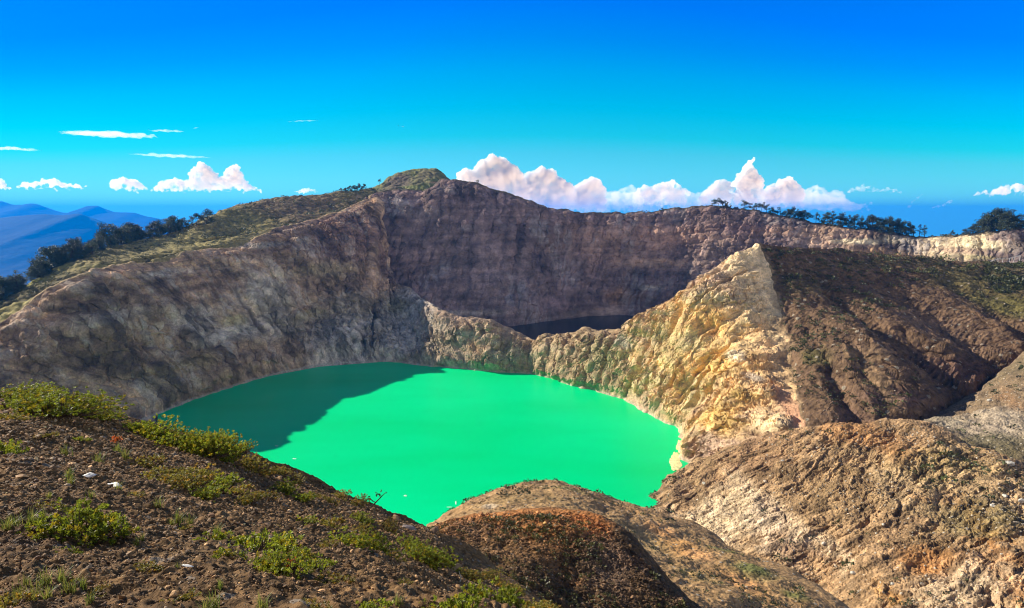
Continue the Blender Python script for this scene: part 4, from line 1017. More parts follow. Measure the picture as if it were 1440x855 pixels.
SHRUBS += [(188, 604, 34, 0, 'small green shrub filling the gap in the long crest clump, at its left', .9), (275, 636, 60, 2, 'lime shrub tucked behind the tall dense one in the long crest clump', 1.1), (312, 643, 52, 0, 'green shrub between the tall dense one and the pale one on the crest', 1.0),
    (243, 672, 44, 1, 'olive shrub above the middle band of shrubs', .8), (285, 702, 50, 0, 'green shrub under the middle band, over the dark hollow', .9), (372, 668, 36, 1, 'olive shrub on the crest, first from the sunlit water edge', .8), (415, 678, 34, 1, 'olive shrub at the crest, third from the sunlit water edge', .7),
    (365, 700, 40, 1, 'dull olive shrub between the dark hollow and the shadowed twin', .8), (475, 700, 40, 1, 'low olive shrub on the crest, left of the bare twig', .7), (325, 786, 44, 2, 'lime shrub low in the middle of the near central clump', .8), (420, 786, 50, 0, 'green shrub inside the near central clump toward its right end', .9),
    (370, 796, 46, 2, 'lime shrub in the heart of the near central clump', .9), (510, 752, 44, 1, 'olive shrub above the lime pair below the crest', .8), (575, 770, 40, 0, 'small green shrub on the crest above the dark green one', .9), (715, 836, 46, 1, 'olive shrub on the slope edge above the bottom edge clump', .8), (660, 868, 60, 2, 'lime shrub cut by the bottom edge, left of the big green one', 1.0),
    (0, 592, 40, 1, 'olive shrub at the left picture edge below the crest', .8), (100, 572, 60, 1, 'olive shrub behind the largest crest shrub against the shadowed wall', .7), (52, 560, 54, 2, 'lime shrub on the crest between the edge shrub and the largest one', .7)]
SHRUBS += [(58, 615, 34, 1, 'low ragged shrub on bare gravel below the largest crest shrub', .6), (205, 655, 40, 1, 'ragged olive shrub at the upper left end of the middle band', .7), (188, 700, 30, 1, 'lone ragged shrub on gravel below the longer white scrap', .7),
    (60, 712, 36, 1, 'ragged yellowish shrub at left, above the lone dark green shrub', .6), (250, 745, 34, 1, 'dry ragged shrub beside yellow grass in the middle of the slope', .6), (430, 735, 36, 2, 'lime sprig between the brown rocks and the crest', .7), (505, 735, 40, 0, 'green shrub on the crest, right of the bare twig foot', .8),
    (455, 770, 40, 1, 'ragged olive shrub between the near central clump and the lime pair', .7), (545, 745, 36, 1, 'ragged shrub on the crest by the pale grey slab', .7), (470, 820, 44, 1, 'ragged olive shrub right below the near central clump', .7), (560, 825, 44, 1, 'ragged olive shrub on the open gravel left of the dead leaf', .7),
    (200, 800, 40, 1, 'dry ragged shrub on gravel near the pale splinter', .6), (250, 845, 50, 1, 'ragged olive shrub at the bottom edge left of centre', .7), (520, 858, 60, 2, 'lime shrub at the bottom edge in the middle of the slope', .9), (760, 850, 50, 1, 'olive shrub low on the slope edge, last toward the shaded shoulder', .8), (440, 858, 50, 1, 'ragged yellowish shrub at the bottom edge below the near central clump', .7)]
for a in SHRUBS: shrub(*a[:4], a[4], a[5])
# the red-leaved seedling
fm, sm = make_shrub(77, .16, 30, (.36, .085, .012)); p, n = ground(A, 160, 622, (1.4, 5))
o = bpy.data.objects.new('shrub', None); COL.objects.link(o); o.location = p; tag(o, 'small orange red leaved shrub on gravel with a dark shadow beside it', 'shrub')
link('foliage', fm, None, o); link('stems', sm, None, o)

def make_tuft(seed, n, h):
    r = np.random.default_rng(seed); V = []; F = []; Cl = []
    for k in range(n):
        az = r.uniform(0, 6.28); q = r.uniform(.1, 1); L_ = h*r.uniform(.5, 1.1)
        root = np.array([r.normal()*h*.12, r.normal()*h*.12, -.01]); out = np.array([math.cos(az), math.sin(az), 0])
        side = np.array([-out[1], out[0], 0])*.004
        pts = [root+out*L_*q*t*t*.8+np.array([0, 0, L_*(t-.35*q*t*t)]) for t in (0, .4, .75, 1)]
        b = len(V)
        for i, p in enumerate(pts):
            w = (1, .9, .6, .1)[i]; V += [p-side*w, p+side*w]
        for i in range(3): F.append((b+2*i, b+2*i+1, b+2*i+3, b+2*i+2))
        c = np.array((.26, .24, .05))*r.uniform(.6, 1.3)
        if r.uniform() < .4: c = np.array((.15, .20, .03))*r.uniform(.7, 1.3)
        Cl += [c]*8
    m = mesh_np('grass_tuft', np.array(V), np.array(F), np.array(Cl), False); m.materials.append(MAT_LEAF); return m
TUFT = [make_tuft(k, 46, .22) for k in range(4)]
GRASS = [(62, 822, 1.0), (88, 818, .9), (98, 832, 1.0), (118, 828, .8), (52, 840, .9), (36, 824, .7), (26, 842, .8), (128, 848, .7), (68, 842, .8), (252, 735, 1.0), (268, 738, .8), (242, 740, .7), (22, 742, 1.0), (44, 738, 1.1), (10, 745, .9), (62, 734, .9),
         (222, 713, .8), (92, 642, .9), (138, 652, .8), (97, 672, .8), (176, 645, .8), (166, 636, .7), (192, 766, .6), (200, 760, .6), (300, 856, .9), (290, 860, .9), (370, 856, .8), (310, 828, .6), (168, 690, .7), (128, 700, .7), (100, 680, .7), (306, 752, .9), (70, 700, .5), (560, 850, .7), (250, 800, .4)]
for i, (u, v, k) in enumerate(GRASS):
    p, n = ground(A, u, v, (1.4, 5)); o = link('grass_tuft', TUFT[i % 4]); o.location = p
    s_ = .62*k*max(.75, np.linalg.norm(p-np.array([0, 0, CAMZ]))/6.5); o.scale = (s_, s_, s_); o.rotation_euler = (0, 0, i*1.3)
    tag(o, 'small tuft of dry yellow green grass growing from dark gravel on the near slope', 'grass tuft', 'grass tufts on the gravel slope')

# stones
ICO = np.array([(0, 1, 1.618), (0, -1, 1.618), (0, 1, -1.618), (0, -1, -1.618), (1, 1.618, 0), (-1, 1.618, 0), (1, -1.618, 0), (-1, -1.618, 0), (1.618, 0, 1), (-1.618, 0, 1), (1.618, 0, -1), (-1.618, 0, -1)])/1.902
ICF = np.array([(0, 1, 8), (0, 8, 4), (0, 4, 5), (0, 5, 9), (0, 9, 1), (1, 6, 8), (8, 6, 10), (8, 10, 4), (4, 10, 2), (4, 2, 5), (5, 2, 11), (5, 11, 9), (9, 11, 7), (9, 7, 1), (1, 7, 6), (3, 6, 7), (3, 10, 6), (3, 2, 10), (3, 11, 2), (3, 7, 11)])
def stones(name, P, N, rad, col, mat, seed, flat=.7, sink=.25, kind='stuff'):
    r = np.random.default_rng(seed); n = len(P)
    base = ICO[None]*r.uniform(.65, 1.3, size=(n, 12, 1))
    base = base*r.uniform([.8, .8, .5], [1.35, 1.1, .9], size=(n, 3))[:, None]*np.array([1, 1, flat/.7])
    th = r.uniform(0, 6.28, n); c, s = np.cos(th), np.sin(th)
    x = base[..., 0]*c[:, None]-base[..., 1]*s[:, None]; y = base[..., 0]*s[:, None]+base[..., 1]*c[:, None]
    V = np.stack([x, y, base[..., 2]], -1)*rad[:, None, None]
    t = r.normal(size=(n, 2))*.25
    V[..., 2] += V[..., 0]*t[:, :1]+V[..., 1]*t[:, 1:]
    V = V+P[:, None]+N[:, None]*(rad*(.5-sink))[:, None, None]
    F = (ICF[None]+12*np.arange(n)[:, None, None]).reshape(-1, 3)
    me = mesh_np(name, V.reshape(-1, 3), F, np.repeat(col, 12, 0), False)
    o = link(name, me, mat); o['kind'] = kind; return o
r_ = np.random.default_rng(5)
def scatter(p, n, t0, t1, s0=0, s1=1, onscreen=True, mask=None):
    ti_ = np.where((p.T[:, 0] > t0) & (p.T[:, 0] < t1))[0]; c0, c1 = int(s0*(p.P.shape[1]-1)), int(s1*(p.P.shape[1]-1))
    i = r_.choice(ti_, n); j = r_.integers(c0, c1, n)
    P = p.P[i, j]; N = p.n[i, j]
    if onscreen:
        U, V = project(P); k = (U > -60) & (U < 1500) & (V > 150) & (V < 930)
        P, N, i, j = P[k], N[k], i[k], j[k]
    return P, N, i, j
MAT_STONE = terrain_mat('stone', scale=.05, bump=.5, bdist=.3, contrast=.3, rough=.75, spec=.2)
P, N, i, j = scatter(A, 85000, 1.3, 5.0)
dist = np.linalg.norm(P-np.array([0, 0, CAMZ]), axis=1); n = len(P)
rad = np.clip(np.exp(r_.normal(-.1, .5, n))*1.0*dist/FPX, .003, .05)
big = r_.uniform(size=n) < .003; rad = np.where(big, rad*2.8, rad)
col = cA[i, j]*np.exp(r_.normal(.10, .6, n))[:, None]
k = r_.uniform(size=n) < .07; col[k] = np.array((.36, .26, .16))*np.exp(r_.normal(0, .25, k.sum()))[:, None]
k = r_.uniform(size=n) < .12; col[k] = np.array((.165, .085, .04))
stones('gravel', P, N, rad, col, MAT_STONE, 1)
P, N, i, j = scatter(B, 16000, .3, 3.0)
dist = np.linalg.norm(P-np.array([0, 0, CAMZ]), axis=1); n = len(P)
rad = np.exp(r_.normal(-.2, .5, n))*1.0*dist/FPX
stones('gravel', P, N, rad, cB[i, j]*np.exp(r_.normal(-.05, .45, n))[:, None], MAT_STONE, 2)
MAT_RUBBLE = terrain_mat('rubble_stone', scale=.5, bump=.5, bdist=.3, contrast=.3)
for pp, n0, t0, t1, k0, cc in ((D, 9000, .8, 3.9, .85, (.36, .30, .22)), (E, 2500, .2, 1.9, .85, (.36, .30, .22)), (Cc, 4000, .4, 2.9, .75, (.30, .24, .17)), (F2, 3000, .02, .7, .8, (.24, .19, .14))):
    P, N, i, j = scatter(pp, n0, t0, t1)
    cl_ = fbm(P*.03, 3); keep = r_.uniform(size=len(P)) < np.clip(.45+1.4*cl_, .06, 1); P, N = P[keep], N[keep]
    dist = np.linalg.norm(P-np.array([0, 0, CAMZ]), axis=1); n = len(P)
    rad = np.exp(r_.normal(0, .45, n))*k0*dist/FPX*.75
    col = np.array([cc])*np.exp(r_.normal(-.15, .4, n))[:, None]
    stones('rubble', P, N, rad, col, MAT_RUBBLE, 3)

# scrub dotted over the far slopes: low leafy clumps
def scrub(name, P, N, rad, tint, seed, k=22):
    r = np.random.default_rng(seed); n = len(P)
    d = unit(r, n*k).reshape(n, k, 3); d[..., 2] = np.abs(d[..., 2])*.75
    Q = P[:, None]+d*(rad[:, None, None]*r.uniform(.3, 1, size=(n, k, 1))**.5)
    D = d*.7+unit(r, n*k).reshape(n, k, 3)*.6; D[..., 2] = np.abs(D[..., 2])
    D /= np.linalg.norm(D, axis=-1, keepdims=True)
    ln = np.repeat(rad*.5, k)*r.uniform(.7, 1.3, n*k)
    v, f = leaf_quads(Q.reshape(-1, 3), D.reshape(-1, 3), unit(r, n*k), ln, ln*.8)
    c = np.array([tint])*np.exp(r.normal(0, .3, n))[:, None]
    c = np.repeat(c, k, 0)*r.uniform(.7, 1.4, size=(n*k, 1))
    me = mesh_np(name, v, f, np.repeat(c, 4, 0), False)
    o = link(name, me, MAT_TREE); o['kind'] = 'stuff'; return o
def scrubbed(pp, n0, t0, t1, kpx, tint, seed, thr=.0, sc=.02, s0=0, s1=1):
    P, N, i, j = scatter(pp, n0, t0, t1, s0, s1)
    q = fbm(P*sc+seed, 3); keep = (q > thr+r_.normal(0, .12, len(P))) & (N[:, 2] > .6)
    P, N = P[keep], N[keep]
    dist = np.linalg.norm(P-np.array([0, 0, CAMZ]), axis=1)
    rad = np.exp(r_.normal(0, .4, len(P)))*kpx*dist/FPX
    if len(P): scrub('scrub', P, N, rad, tint, seed)
scrubbed(J, 3600, .12, 2.0, 1.4, (.085, .088, .034), 31, -.2)
scrubbed(F2, 2200, .55, .99, 2.5, (.080, .082, .028), 32, -.04, .014)
scrubbed(F2, 700, .1, .6, 2.4, (.070, .078, .026), 33, .08, .02, 0, .25)
scrubbed(F2, 1300, .55, .99, 2.8, (.085, .092, .026), 38, -.02, .02, .5, .9)
scrubbed(D, 900, 1, 3.95, 3.0, (.075, .085, .028), 34, .06, .02)
scrubbed(E, 260, .2, 1.9, 3.0, (.075, .085, .028), 35, .02, .03)
scrubbed(Cc, 1500, .8, 2.98, 2.6, (.075, .080, .026), 36, .0, .03)
scrubbed(B, 2800, .4, 2.8, 2.8, (.095, .092, .026), 37, .0, .08)
scrubbed(I, 260, 3.9, 4.0, 1.6, (.05, .06, .025), 39, -.2, .03, .4, 1)
# ------------------------------------------------------------------ clouds (real volumes far beyond the haze)
def cloud_mat(name, dens):
    m, nt, out = new_mat(name)
    v = nd(nt, 'ShaderNodeVolumeScatter', inputs={'Density': dens, 'Anisotropy': .1, 'Color': (.95, .982, 1.0, 1)})
    nt.links.new(v.outputs[0], out.inputs['Volume']); return m
MAT_CLOUD = cloud_mat('cloud_vapour', .008)
MAT_THIN = cloud_mat('thin_cloud_vapour', .0022)
MAT_VEIL = cloud_mat('cloud_veil', .0014)
MAT_STREAK = cloud_mat('streak_vapour', .0009)
YC = 36000.0
_ico = None
def cloud(puffs, label, mat, seed, Yc=YC, flat=1.0, vox=9, depth=1.0, rough=1.0):
    """puffs: (u, v, r) in picture pixels, turned into km-sized lobes at the cloud's distance; fused, then billowed"""
    import bmesh
    r = np.random.default_rng(seed); k = Yc/FPX
    bm = bmesh.new()
    for (u, v, rad) in puffs:
        c = at(u, v, Yc+r.uniform(-.5, .5)*rad*k*depth)
        M = Matrix.Translation(Vector(c)) @ Matrix.Diagonal((rad*k, rad*k*depth, rad*k*flat, 1))
        bmesh.ops.create_icosphere(bm, subdivisions=3, radius=1, matrix=M)
    me = bpy.data.meshes.new('cloud_lobes'); bm.to_mesh(me); bm.free()
    o = bpy.data.objects.new('cloud', me); COL.objects.link(o)
    md = o.modifiers.new('fuse', 'REMESH'); md.mode = 'VOXEL'; md.voxel_size = k*.62*vox/7
    dg = bpy.context.evaluated_depsgraph_get(); m2 = bpy.data.meshes.new_from_object(o.evaluated_get(dg))
    o.modifiers.clear(); o.data = m2; bpy.data.meshes.remove(me); m2.name = 'cloud'
    n = len(m2.vertices); co = np.empty(n*3, np.float32); m2.vertices.foreach_get('co', co); co = co.reshape(-1, 3)
    nr = np.empty(n*3, np.float32); m2.vertices.foreach_get('normal', nr); nr = nr.reshape(-1, 3)
    q = co/k
    d = billow(q*.11+seed, 2)*2.4+billow(q*.34+seed, 3, .5)*1.5+fbm(q*.05+seed, 2)*2
    co = co+nr*(d*k*rough)[:, None]*np.array([1, 1, flat**.5])
    m2.vertices.foreach_set('co', co.astype(np.float32).ravel()); m2.update()
    m2.materials.clear(); m2.materials.append(mat)
    tag(o, label, 'cloud'); return o
def pile(u0, u1, base, tops, seed, r0=4, r1=9, extra=()):
    """heap of lobes between u0 and u1 above a base line; tops = (u, v) outline"""
    r = np.random.default_rng(seed); t = np.array(tops, float); out = list(extra)
    for u in np.arange(u0, u1, 4.0):
        v = np.interp(u, t[:, 0], t[:, 1]); h = base-v
        if h < 3: out.append((u, base-1.5, 2.2)); continue
        rr = min(r1, max(2.2, h*.38))*r.uniform(.6, 1.0); out.append((u+r.uniform(-2, 2), v+rr+2.5+r.uniform(-2, 2.5), rr))
        y = v+rr*2
        while y < base:
            q = min(r1, max(2.5, (base-y)*.5+2)); out.append((u+r.uniform(-3, 3), y, q*r.uniform(.7, 1.1))); y += q*1.3
    return out
cloud(pile(645, 745, 300, [(645, 240), (655, 234), (668, 233), (680, 220), (692, 213), (705, 217), (716, 226), (728, 236), (738, 250), (745, 258)], 1, extra=[(692, 226, 11), (676, 238, 12), (655, 244, 9), (706, 231, 12), (720, 244, 13), (700, 250, 16)]), 'big white cumulus tower rising behind the ridge beside the green knoll', MAT_CLOUD, 1)
cloud(pile(728, 806, 300, [(728, 244), (745, 236), (760, 232), (775, 236), (790, 246), (800, 256), (806, 268)], 2, extra=[(760, 243, 10), (775, 247, 11), (745, 248, 9), (790, 258, 10)]), 'grey based cumulus just right of the big white tower', MAT_CLOUD, 2, 36600)
cloud(pile(802, 850, 300, [(802, 266), (815, 254), (832, 245), (845, 254), (850, 268)], 3, extra=[(832, 254, 8), (820, 262, 8)]), 'small rounded cumulus peeking over the ridge, second right of the big tower', MAT_CLOUD, 3, 37200)
cloud(pile(855, 905, 296, [(855, 270), (870, 262), (885, 254), (895, 262), (905, 272)], 4, r1=6), 'low ragged cumulus over the middle of the far rim', MAT_THIN, 4, 37500)
cloud(pile(893, 968, 292, [(893, 266), (903, 256), (915, 258), (928, 254), (945, 247), (955, 253), (968, 268)], 5, r1=6), 'twin headed white cumulus over the far rim left of the pointed tower', MAT_CLOUD, 5, 38000)
cloud(pile(990, 1030, 292, [(990, 268), (1002, 256), (1014, 248), (1024, 250), (1030, 262)], 6, r1=7, extra=[(1018, 256, 7), (1006, 264, 8)]), 'soft white cumulus touching the left side of the pointed tower', MAT_CLOUD, 6, 37600)
cloud(pile(1034, 1072, 292, [(1034, 246), (1042, 240), (1048, 226), (1056, 222), (1060, 234), (1066, 242), (1072, 256)], 7, r1=8, extra=[(1055, 229, 6), (1050, 238, 8.5), (1058, 248, 11), (1045, 252, 9), (1060, 224, 3.5)]), 'tall pointed cumulus tower with a bent tip above the right rim', MAT_CLOUD, 7, 37000)
cloud(pile(1072, 1130, 294, [(1072, 268), (1086, 256), (1098, 250), (1110, 245), (1120, 254), (1130, 264)], 8, r1=8, extra=[(1109, 254, 8), (1098, 260, 9), (1116, 262, 8)]), 'broad white cumulus right of the pointed tower', MAT_CLOUD, 8, 37300)
cloud(pile(1128, 1192, 290, [(1128, 264), (1140, 258), (1152, 256), (1165, 266), (1180, 262), (1192, 276)], 9, r1=6), 'fading cumulus with three small heads above the tree row', MAT_THIN, 9, 38000)
cloud(pile(1195, 1268, 272, [(1195, 262), (1210, 256), (1222, 258), (1240, 262), (1255, 261), (1268, 268)], 10, r1=4), 'thin broken line of cloud over the right rim trees', MAT_THIN, 10, 39000)
cloud([(1320, 291, 4), (1328, 288, 4), (1334, 284, 4), (1338, 282, 3), (1312, 292, 3)], 'small slanting puff above the gap in the right rim', MAT_THIN, 11, 38000)
cloud([(1276, 292, 3), (1283, 284, 3.5), (1290, 278, 4), (1296, 274, 3), (1282, 288, 3)], 'faint wispy puff above the end of the tree row', MAT_THIN, 12, 38000)
cloud([(1218, 290, 3), (1224, 286, 3.5), (1222, 295, 3)], 'faint little puff just above the tree row', MAT_THIN, 13, 38500)
cloud(pile(1370, 1460, 276, [(1370, 268), (1385, 264), (1400, 262), (1418, 256), (1430, 254), (1445, 258), (1460, 262)], 14, r1=5), 'streaky white cloud cut by the right picture edge', MAT_CLOUD, 14, 38000)
cloud(pile(216, 372, 271, [(216, 262), (228, 252), (240, 248), (252, 246), (262, 254), (270, 232), (284, 226), (298, 234), (306, 246), (320, 240), (326, 228), (334, 227), (338, 242), (350, 254), (360, 262), (372, 267)], 15, r1=7, extra=[(284, 234, 8), (296, 243, 8), (331, 234, 6), (328, 244, 8), (240, 257, 7)]), 'long white cumulus with two raised heads at left, largest of the left sky', MAT_CLOUD, 15)
cloud(pile(160, 205, 270, [(160, 252), (168, 245), (178, 243), (190, 248), (200, 254), (205, 260)], 16, r1=7), 'compact round cumulus alone at left, beside the long two headed one', MAT_CLOUD, 16)
cloud(pile(26, 122, 268, [(26, 256), (40, 250), (56, 248), (72, 246), (88, 250), (104, 254), (122, 258)], 17, r1=6), 'flat topped cumulus bank low over the blue mountains', MAT_CLOUD, 17, flat=.8)
cloud(pile(-40, 14, 269, [(-40, 250), (-15, 246), (0, 248), (10, 254), (14, 260)], 18, r1=6), 'white cumulus cut by the left picture edge', MAT_CLOUD, 18)
cloud(pile(418, 447, 272, [(418, 266), (428, 261), (438, 260), (447, 265)], 19, r1=4), 'tiny white puff low above the grassy hill', MAT_CLOUD, 19)
cloud(pile(748, 1000, 302, [(748, 282), (800, 270), (850, 264), (880, 268), (915, 262), (960, 262), (1000, 272)], 30, r1=6), 'long hazy bank of low cloud just over the middle of the far rim', MAT_VEIL, 30, 42000, depth=1.5, vox=16)
cloud(pile(985, 1215, 300, [(985, 272), (1030, 264), (1080, 266), (1130, 264), (1180, 272), (1215, 284)], 31, r1=6), 'long hazy bank of low cloud behind the right rim tree row', MAT_VEIL, 31, 42500, depth=1.5, vox=16)
def streak(u0, u1, v0, v1, th, label, seed, mat=MAT_STREAK):
    n = int((u1-u0)/3); r = np.random.default_rng(seed)
    pf = []
    for k in range(n):
        f = (k+.5)/n; w = th*(math.sin(f*math.pi)**.7)*r.uniform(.6, 1.15)+.8
        pf.append((u0+(u1-u0)*f, v0+(v1-v0)*f+r.uniform(-.3, .3)*th, w*1.5))
    cloud(pf, label, mat, seed, 36500, flat=.5, depth=1.6, vox=7, rough=.55)
streak(80, 222, 186, 192, 5.0, 'longest lens shaped streak of cloud, high at left', 21)
streak(208, 260, 183, 185, 2.4, 'short thin streak right of the longest high streak', 22)
streak(176, 300, 216, 222, 3.0, 'long thin streak above the two headed cumulus', 23)
streak(402, 450, 171, 169, 1.6, 'thin white dash alone high above the grassy hill', 24)
streak(556, 574, 178, 177, .8, 'faintest tiny dash of cloud high over the knoll', 25)
streak(268, 280, 181, 179, .9, 'tiny fleck of cloud right of the short high streak', 26)
streak(-30, 60, 207, 211, 3.0, 'soft pale streak at the left picture edge', 27)
# ------------------------------------------------------------------ single stones, litter, twigs, railing, foam
def rock_mesh(name, seed, sub=3, k=.28, flat=.7):
    import bmesh
    bm = bmesh.new(); bmesh.ops.create_icosphere(bm, subdivisions=sub, radius=1)
    co = np.array([v.co[:] for v in bm.verts]); r = np.random.default_rng(seed)
    q = co.copy()
    for _ in range(9):                                     # planes struck off the block
        n = unit(r, 1)[0]; d = r.uniform(.68, .95); t = q@n-d; q = q-np.maximum(t, 0)[:, None]*n
    q = q*(1+k*.9*fbm(q*1.6+seed, 4))[:, None]*np.array([1.15, .9, flat])
    for v, c in zip(bm.verts, q): v.co = c
    me = bpy.data.meshes.new(name); bm.to_mesh(me); bm.free(); return me
MAT_WHITE = plain_mat('pale_boulder', (.52, .48, .40), .9, .1, .35, 2.5)
MAT_BROWN = plain_mat('brown_stone', (.17, .11, .075), .9, .1, .4, 9)
RM = [rock_mesh('boulder', k) for k in range(4)]
for m in RM: m.materials.append(MAT_WHITE)
BOULD = [(D, 1420, 653, 9, 'flat pale boulder high on the right edge of the mound, beside the green strip'), (D, 1413, 698, 6, 'white boulder right of the rusty patch, upper of the pair near the right edge'), (D, 1436, 705, 7, 'white boulder at the right picture edge of the mound'),
         (D, 1395, 713, 5, 'white boulder above the dark green tufts on the mound'), (D, 1100, 649, 5, 'pale boulder near the top left of the mound'), (D, 990, 680, 5, 'pale boulder on the left flank of the mound near the lake'), (D, 1158, 765, 6, 'grey boulder in the pale middle of the mound'),
         (D, 1200, 807, 6, 'white boulder low on the mound near the gully'), (D, 1255, 822, 6, 'white boulder beside orange soil near the bottom edge'), (D, 1297, 820, 5, 'small white boulder right of the orange soil at the bottom'), (D, 1242, 738, 4, 'small pale boulder in the centre of the mound'), (E, 1392, 563, 5, 'pale boulder on the hillside above the mound')]
for i, (pp, u, v, rpx, lab) in enumerate(BOULD):
    p, n = ground(pp, u, v, (.5, 3.9)); s_ = rpx*.5*np.linalg.norm(p-np.array([0, 0, CAMZ]))/FPX
    o = link('boulder', RM[i % 4]); o.location = p+np.array([0, 0, s_*.25]); o.scale = (s_, s_, s_); o.rotation_euler = (0, 0, i*1.7); tag(o, lab, 'boulder', 'pale boulders on the mound')
RB = [rock_mesh('rock', 20+k) for k in range(3)]
for m in RB: m.materials.append(MAT_BROWN)
for i, (u, v, rpx, lab) in enumerate([(385, 722, 8, 'brown rock between the shrubs mid slope'), (376, 738, 6, 'dark brown rock just below the other brown rock mid slope'), (617, 733, 10, 'dark rock on the skyline of the slope in front of the lake'), (575, 745, 12, 'pale grey slab at the foot of the slope crest'),
                                      (130, 700, 3, 'small stone on gravel left of the white scraps'), (95, 660, 3.5, 'tan stone on the gravel above the white scraps')]):
    p, n = ground(A, u, v, (1.4, 5.02)); s_ = rpx*.6*np.linalg.norm(p-np.array([0, 0, CAMZ]))/FPX
    me = RB[i % 3]
    if 'slab' in lab: me = RB[0].copy(); me.materials.clear(); me.materials.append(plain_mat('grey_slab', (.26, .21, .19), .9, .1, .3, 6))
    o = link('rock', me); o.location = p+np.array([0, 0, s_*.2]); o.scale = (s_*1.2, s_, s_*.8); o.rotation_euler = (.2, .3, i*2.1); tag(o, lab, 'rock')
# white scraps and dead leaf
MAT_PAPER = plain_mat('white_scrap', (.75, .74, .70), .7, .2, .1, 30)
def scrap(u, v, l, w, rot, lab):
    p, n = ground(A, u, v, (1.4, 5)); k = np.linalg.norm(p-np.array([0, 0, CAMZ]))/FPX
    xs = np.linspace(-.5, .5, 9); ys = np.linspace(-.5, .5, 5); V = []
    for z in (0, 1):
        for y in ys:
            for x in xs: V.append((x*l*k+.1*w*k*math.sin(y*7), y*w*k*(1-.5*abs(x)), (.22*w*k*math.sin(x*6+y*3)+.012*l*k*(1-2*z))))
    nx, ny = 9, 5; g = np.arange(45).reshape(5, 9); F = np.stack([g[:-1, :-1], g[:-1, 1:], g[1:, 1:], g[1:, :-1]], -1).reshape(-1, 4).tolist()
    F += [[a+45 for a in f[::-1]] for f in F]
    ring = list(g[0])+list(g[1:, -1])+list(g[-1, -2::-1])+list(g[-2:0:-1, 0])
    F += [[ring[i], ring[i]+45, ring[(i+1) % len(ring)]+45, ring[(i+1) % len(ring)]] for i in range(len(ring))]
    me = bpy.data.meshes.new('scrap'); me.from_pydata(V, [], [[int(a) for a in f] for f in F]); me.update()
    for q in me.polygons: q.use_smooth = True
    o = link('paper_scrap', me, MAT_PAPER); o.location = p+np.array([0, 0, .035]); o.rotation_euler = (.35, .1, rot); tag(o, lab, 'paper scrap')
scrap(162, 687, 17, 7, -.35, 'longer white scrap lying on dark gravel, right of the other scrap'); scrap(127, 673, 13, 6, .3, 'shorter white scrap lying on dark gravel'); scrap(264, 805, 14, 3, -.15, 'thin pale splinter on gravel left of the near central clump')
def leafpiece():
    p, n = ground(A, 640, 812, (1.4, 5)); k = np.linalg.norm(p-np.array([0, 0, CAMZ]))/FPX
    V = []; F = []; L_ = 24*k; m_ = 12
    for i in range(m_+1):
        t = i/m_; w = 3.6*k*math.sin(math.pi*min(1, t*1.02+.03))**.8; c = np.array([t*L_*.9-.45*L_, 0, t*L_*.62+.18*L_*math.sin(t*3)])
        V += [c+np.array([0, -w*.3, -w]), c+np.array([0, .1*k, .15*w]), c+np.array([0, w*.3, w*.9])]
    for i in range(m_):
        for j in (0, 1): a = 3*i+j; F.append((a, a+1, a+4, a+3))
    n0 = len(V); V += [v+np.array([0, .35*k, 0]) for v in V]
    F += [tuple(a+n0 for a in f[::-1]) for f in F]
    for j in (0, 2): F += [(3*i+j, 3*i+3+j, n0+3*i+3+j, n0+3*i+j) for i in range(m_)]
    me = bpy.data.meshes.new('blade'); me.from_pydata([v.tolist() for v in V], [], F); me.update()
    root = bpy.data.objects.new('dead_leaf', None); COL.objects.link(root); root.location = p+np.array([0, 0, .03]); tag(root, 'curled tan dead leaf sticking up from the slope beside a pale stalk', 'leaf')
    link('blade', me, plain_mat('dry_leaf', (.40, .30, .20), .8, .2, .3, 30), root)
    tv, tf = tubes([([(.0, 0, -.05), (.05*1, 0, 10*k), (.02, 0, 20*k)], [1.1*k, .9*k, .5*k])], 5)
    me = mesh_np('stalk', tv+np.array([4*k, -2*k, -12*k]), tf); link('stalk', me, plain_mat('pale_stalk', (.45, .40, .30), .8, .2), root)
leafpiece()
def twig(u, v, h, lab, seed, lean=(1, 0), leaves=0):
    p, n = ground(A, u, v, (1.4, 5.02)); k = np.linalg.norm(p-np.array([0, 0, CAMZ]))/FPX; r = np.random.default_rng(seed); H_ = h*k
    b = [np.array([lean[0]*H_*t, lean[1]*H_*t, H_*t*.75]) for t in (-.15, .3, .65, 1)]
    paths = [(b, [1.1*k, .9*k, .7*k, .35*k])]; tips = [b[-1]]
    for t in (1, 2, 2, 3):
        e = b[t]+np.array([r.uniform(-.4, .4), r.uniform(-.2, .2), r.uniform(.1, .4)])*H_*.7; paths.append(([b[t], (b[t]+e)/2+r.normal(size=3)*.03*H_, e], [.7*k, .5*k, .3*k])); tips.append(e)
    root = bpy.data.objects.new('twig', None); COL.objects.link(root); root.location = p; tag(root, lab, 'twig')
    tv, tf = tubes(paths, 5); link('stem', mesh_np('stem', tv, tf), MAT_TWIG, root)
    if leaves:
        P = np.concatenate([np.array(tips[1:3])+r.normal(size=(2, 3))*2*k for _ in range(leaves)]); D_ = unit(r, len(P)); ln = np.full(len(P), 5.0*k)
        lv, lf = leaf_quads(P, D_, unit(r, len(P)), ln, ln*.6); m = mesh_np('leaves', lv, lf, np.tile(np.array([(.06, .08, .015)]), (len(lv), 1)), False); m.materials.append(MAT_LEAF); link('leaves', m, None, root)
twig(522, 712, 24, 'bare forked twig standing on the crest against the green lake', 3, (.75, .1), 6)
twig(176, 640, 22, 'dead grey twig leaning on gravel beside the orange red shrub', 5, (.5, 0))
twig(28, 800, 20, 'thin pale dead stem in the shadow at the left edge of the slope', 6, (.15, 0))

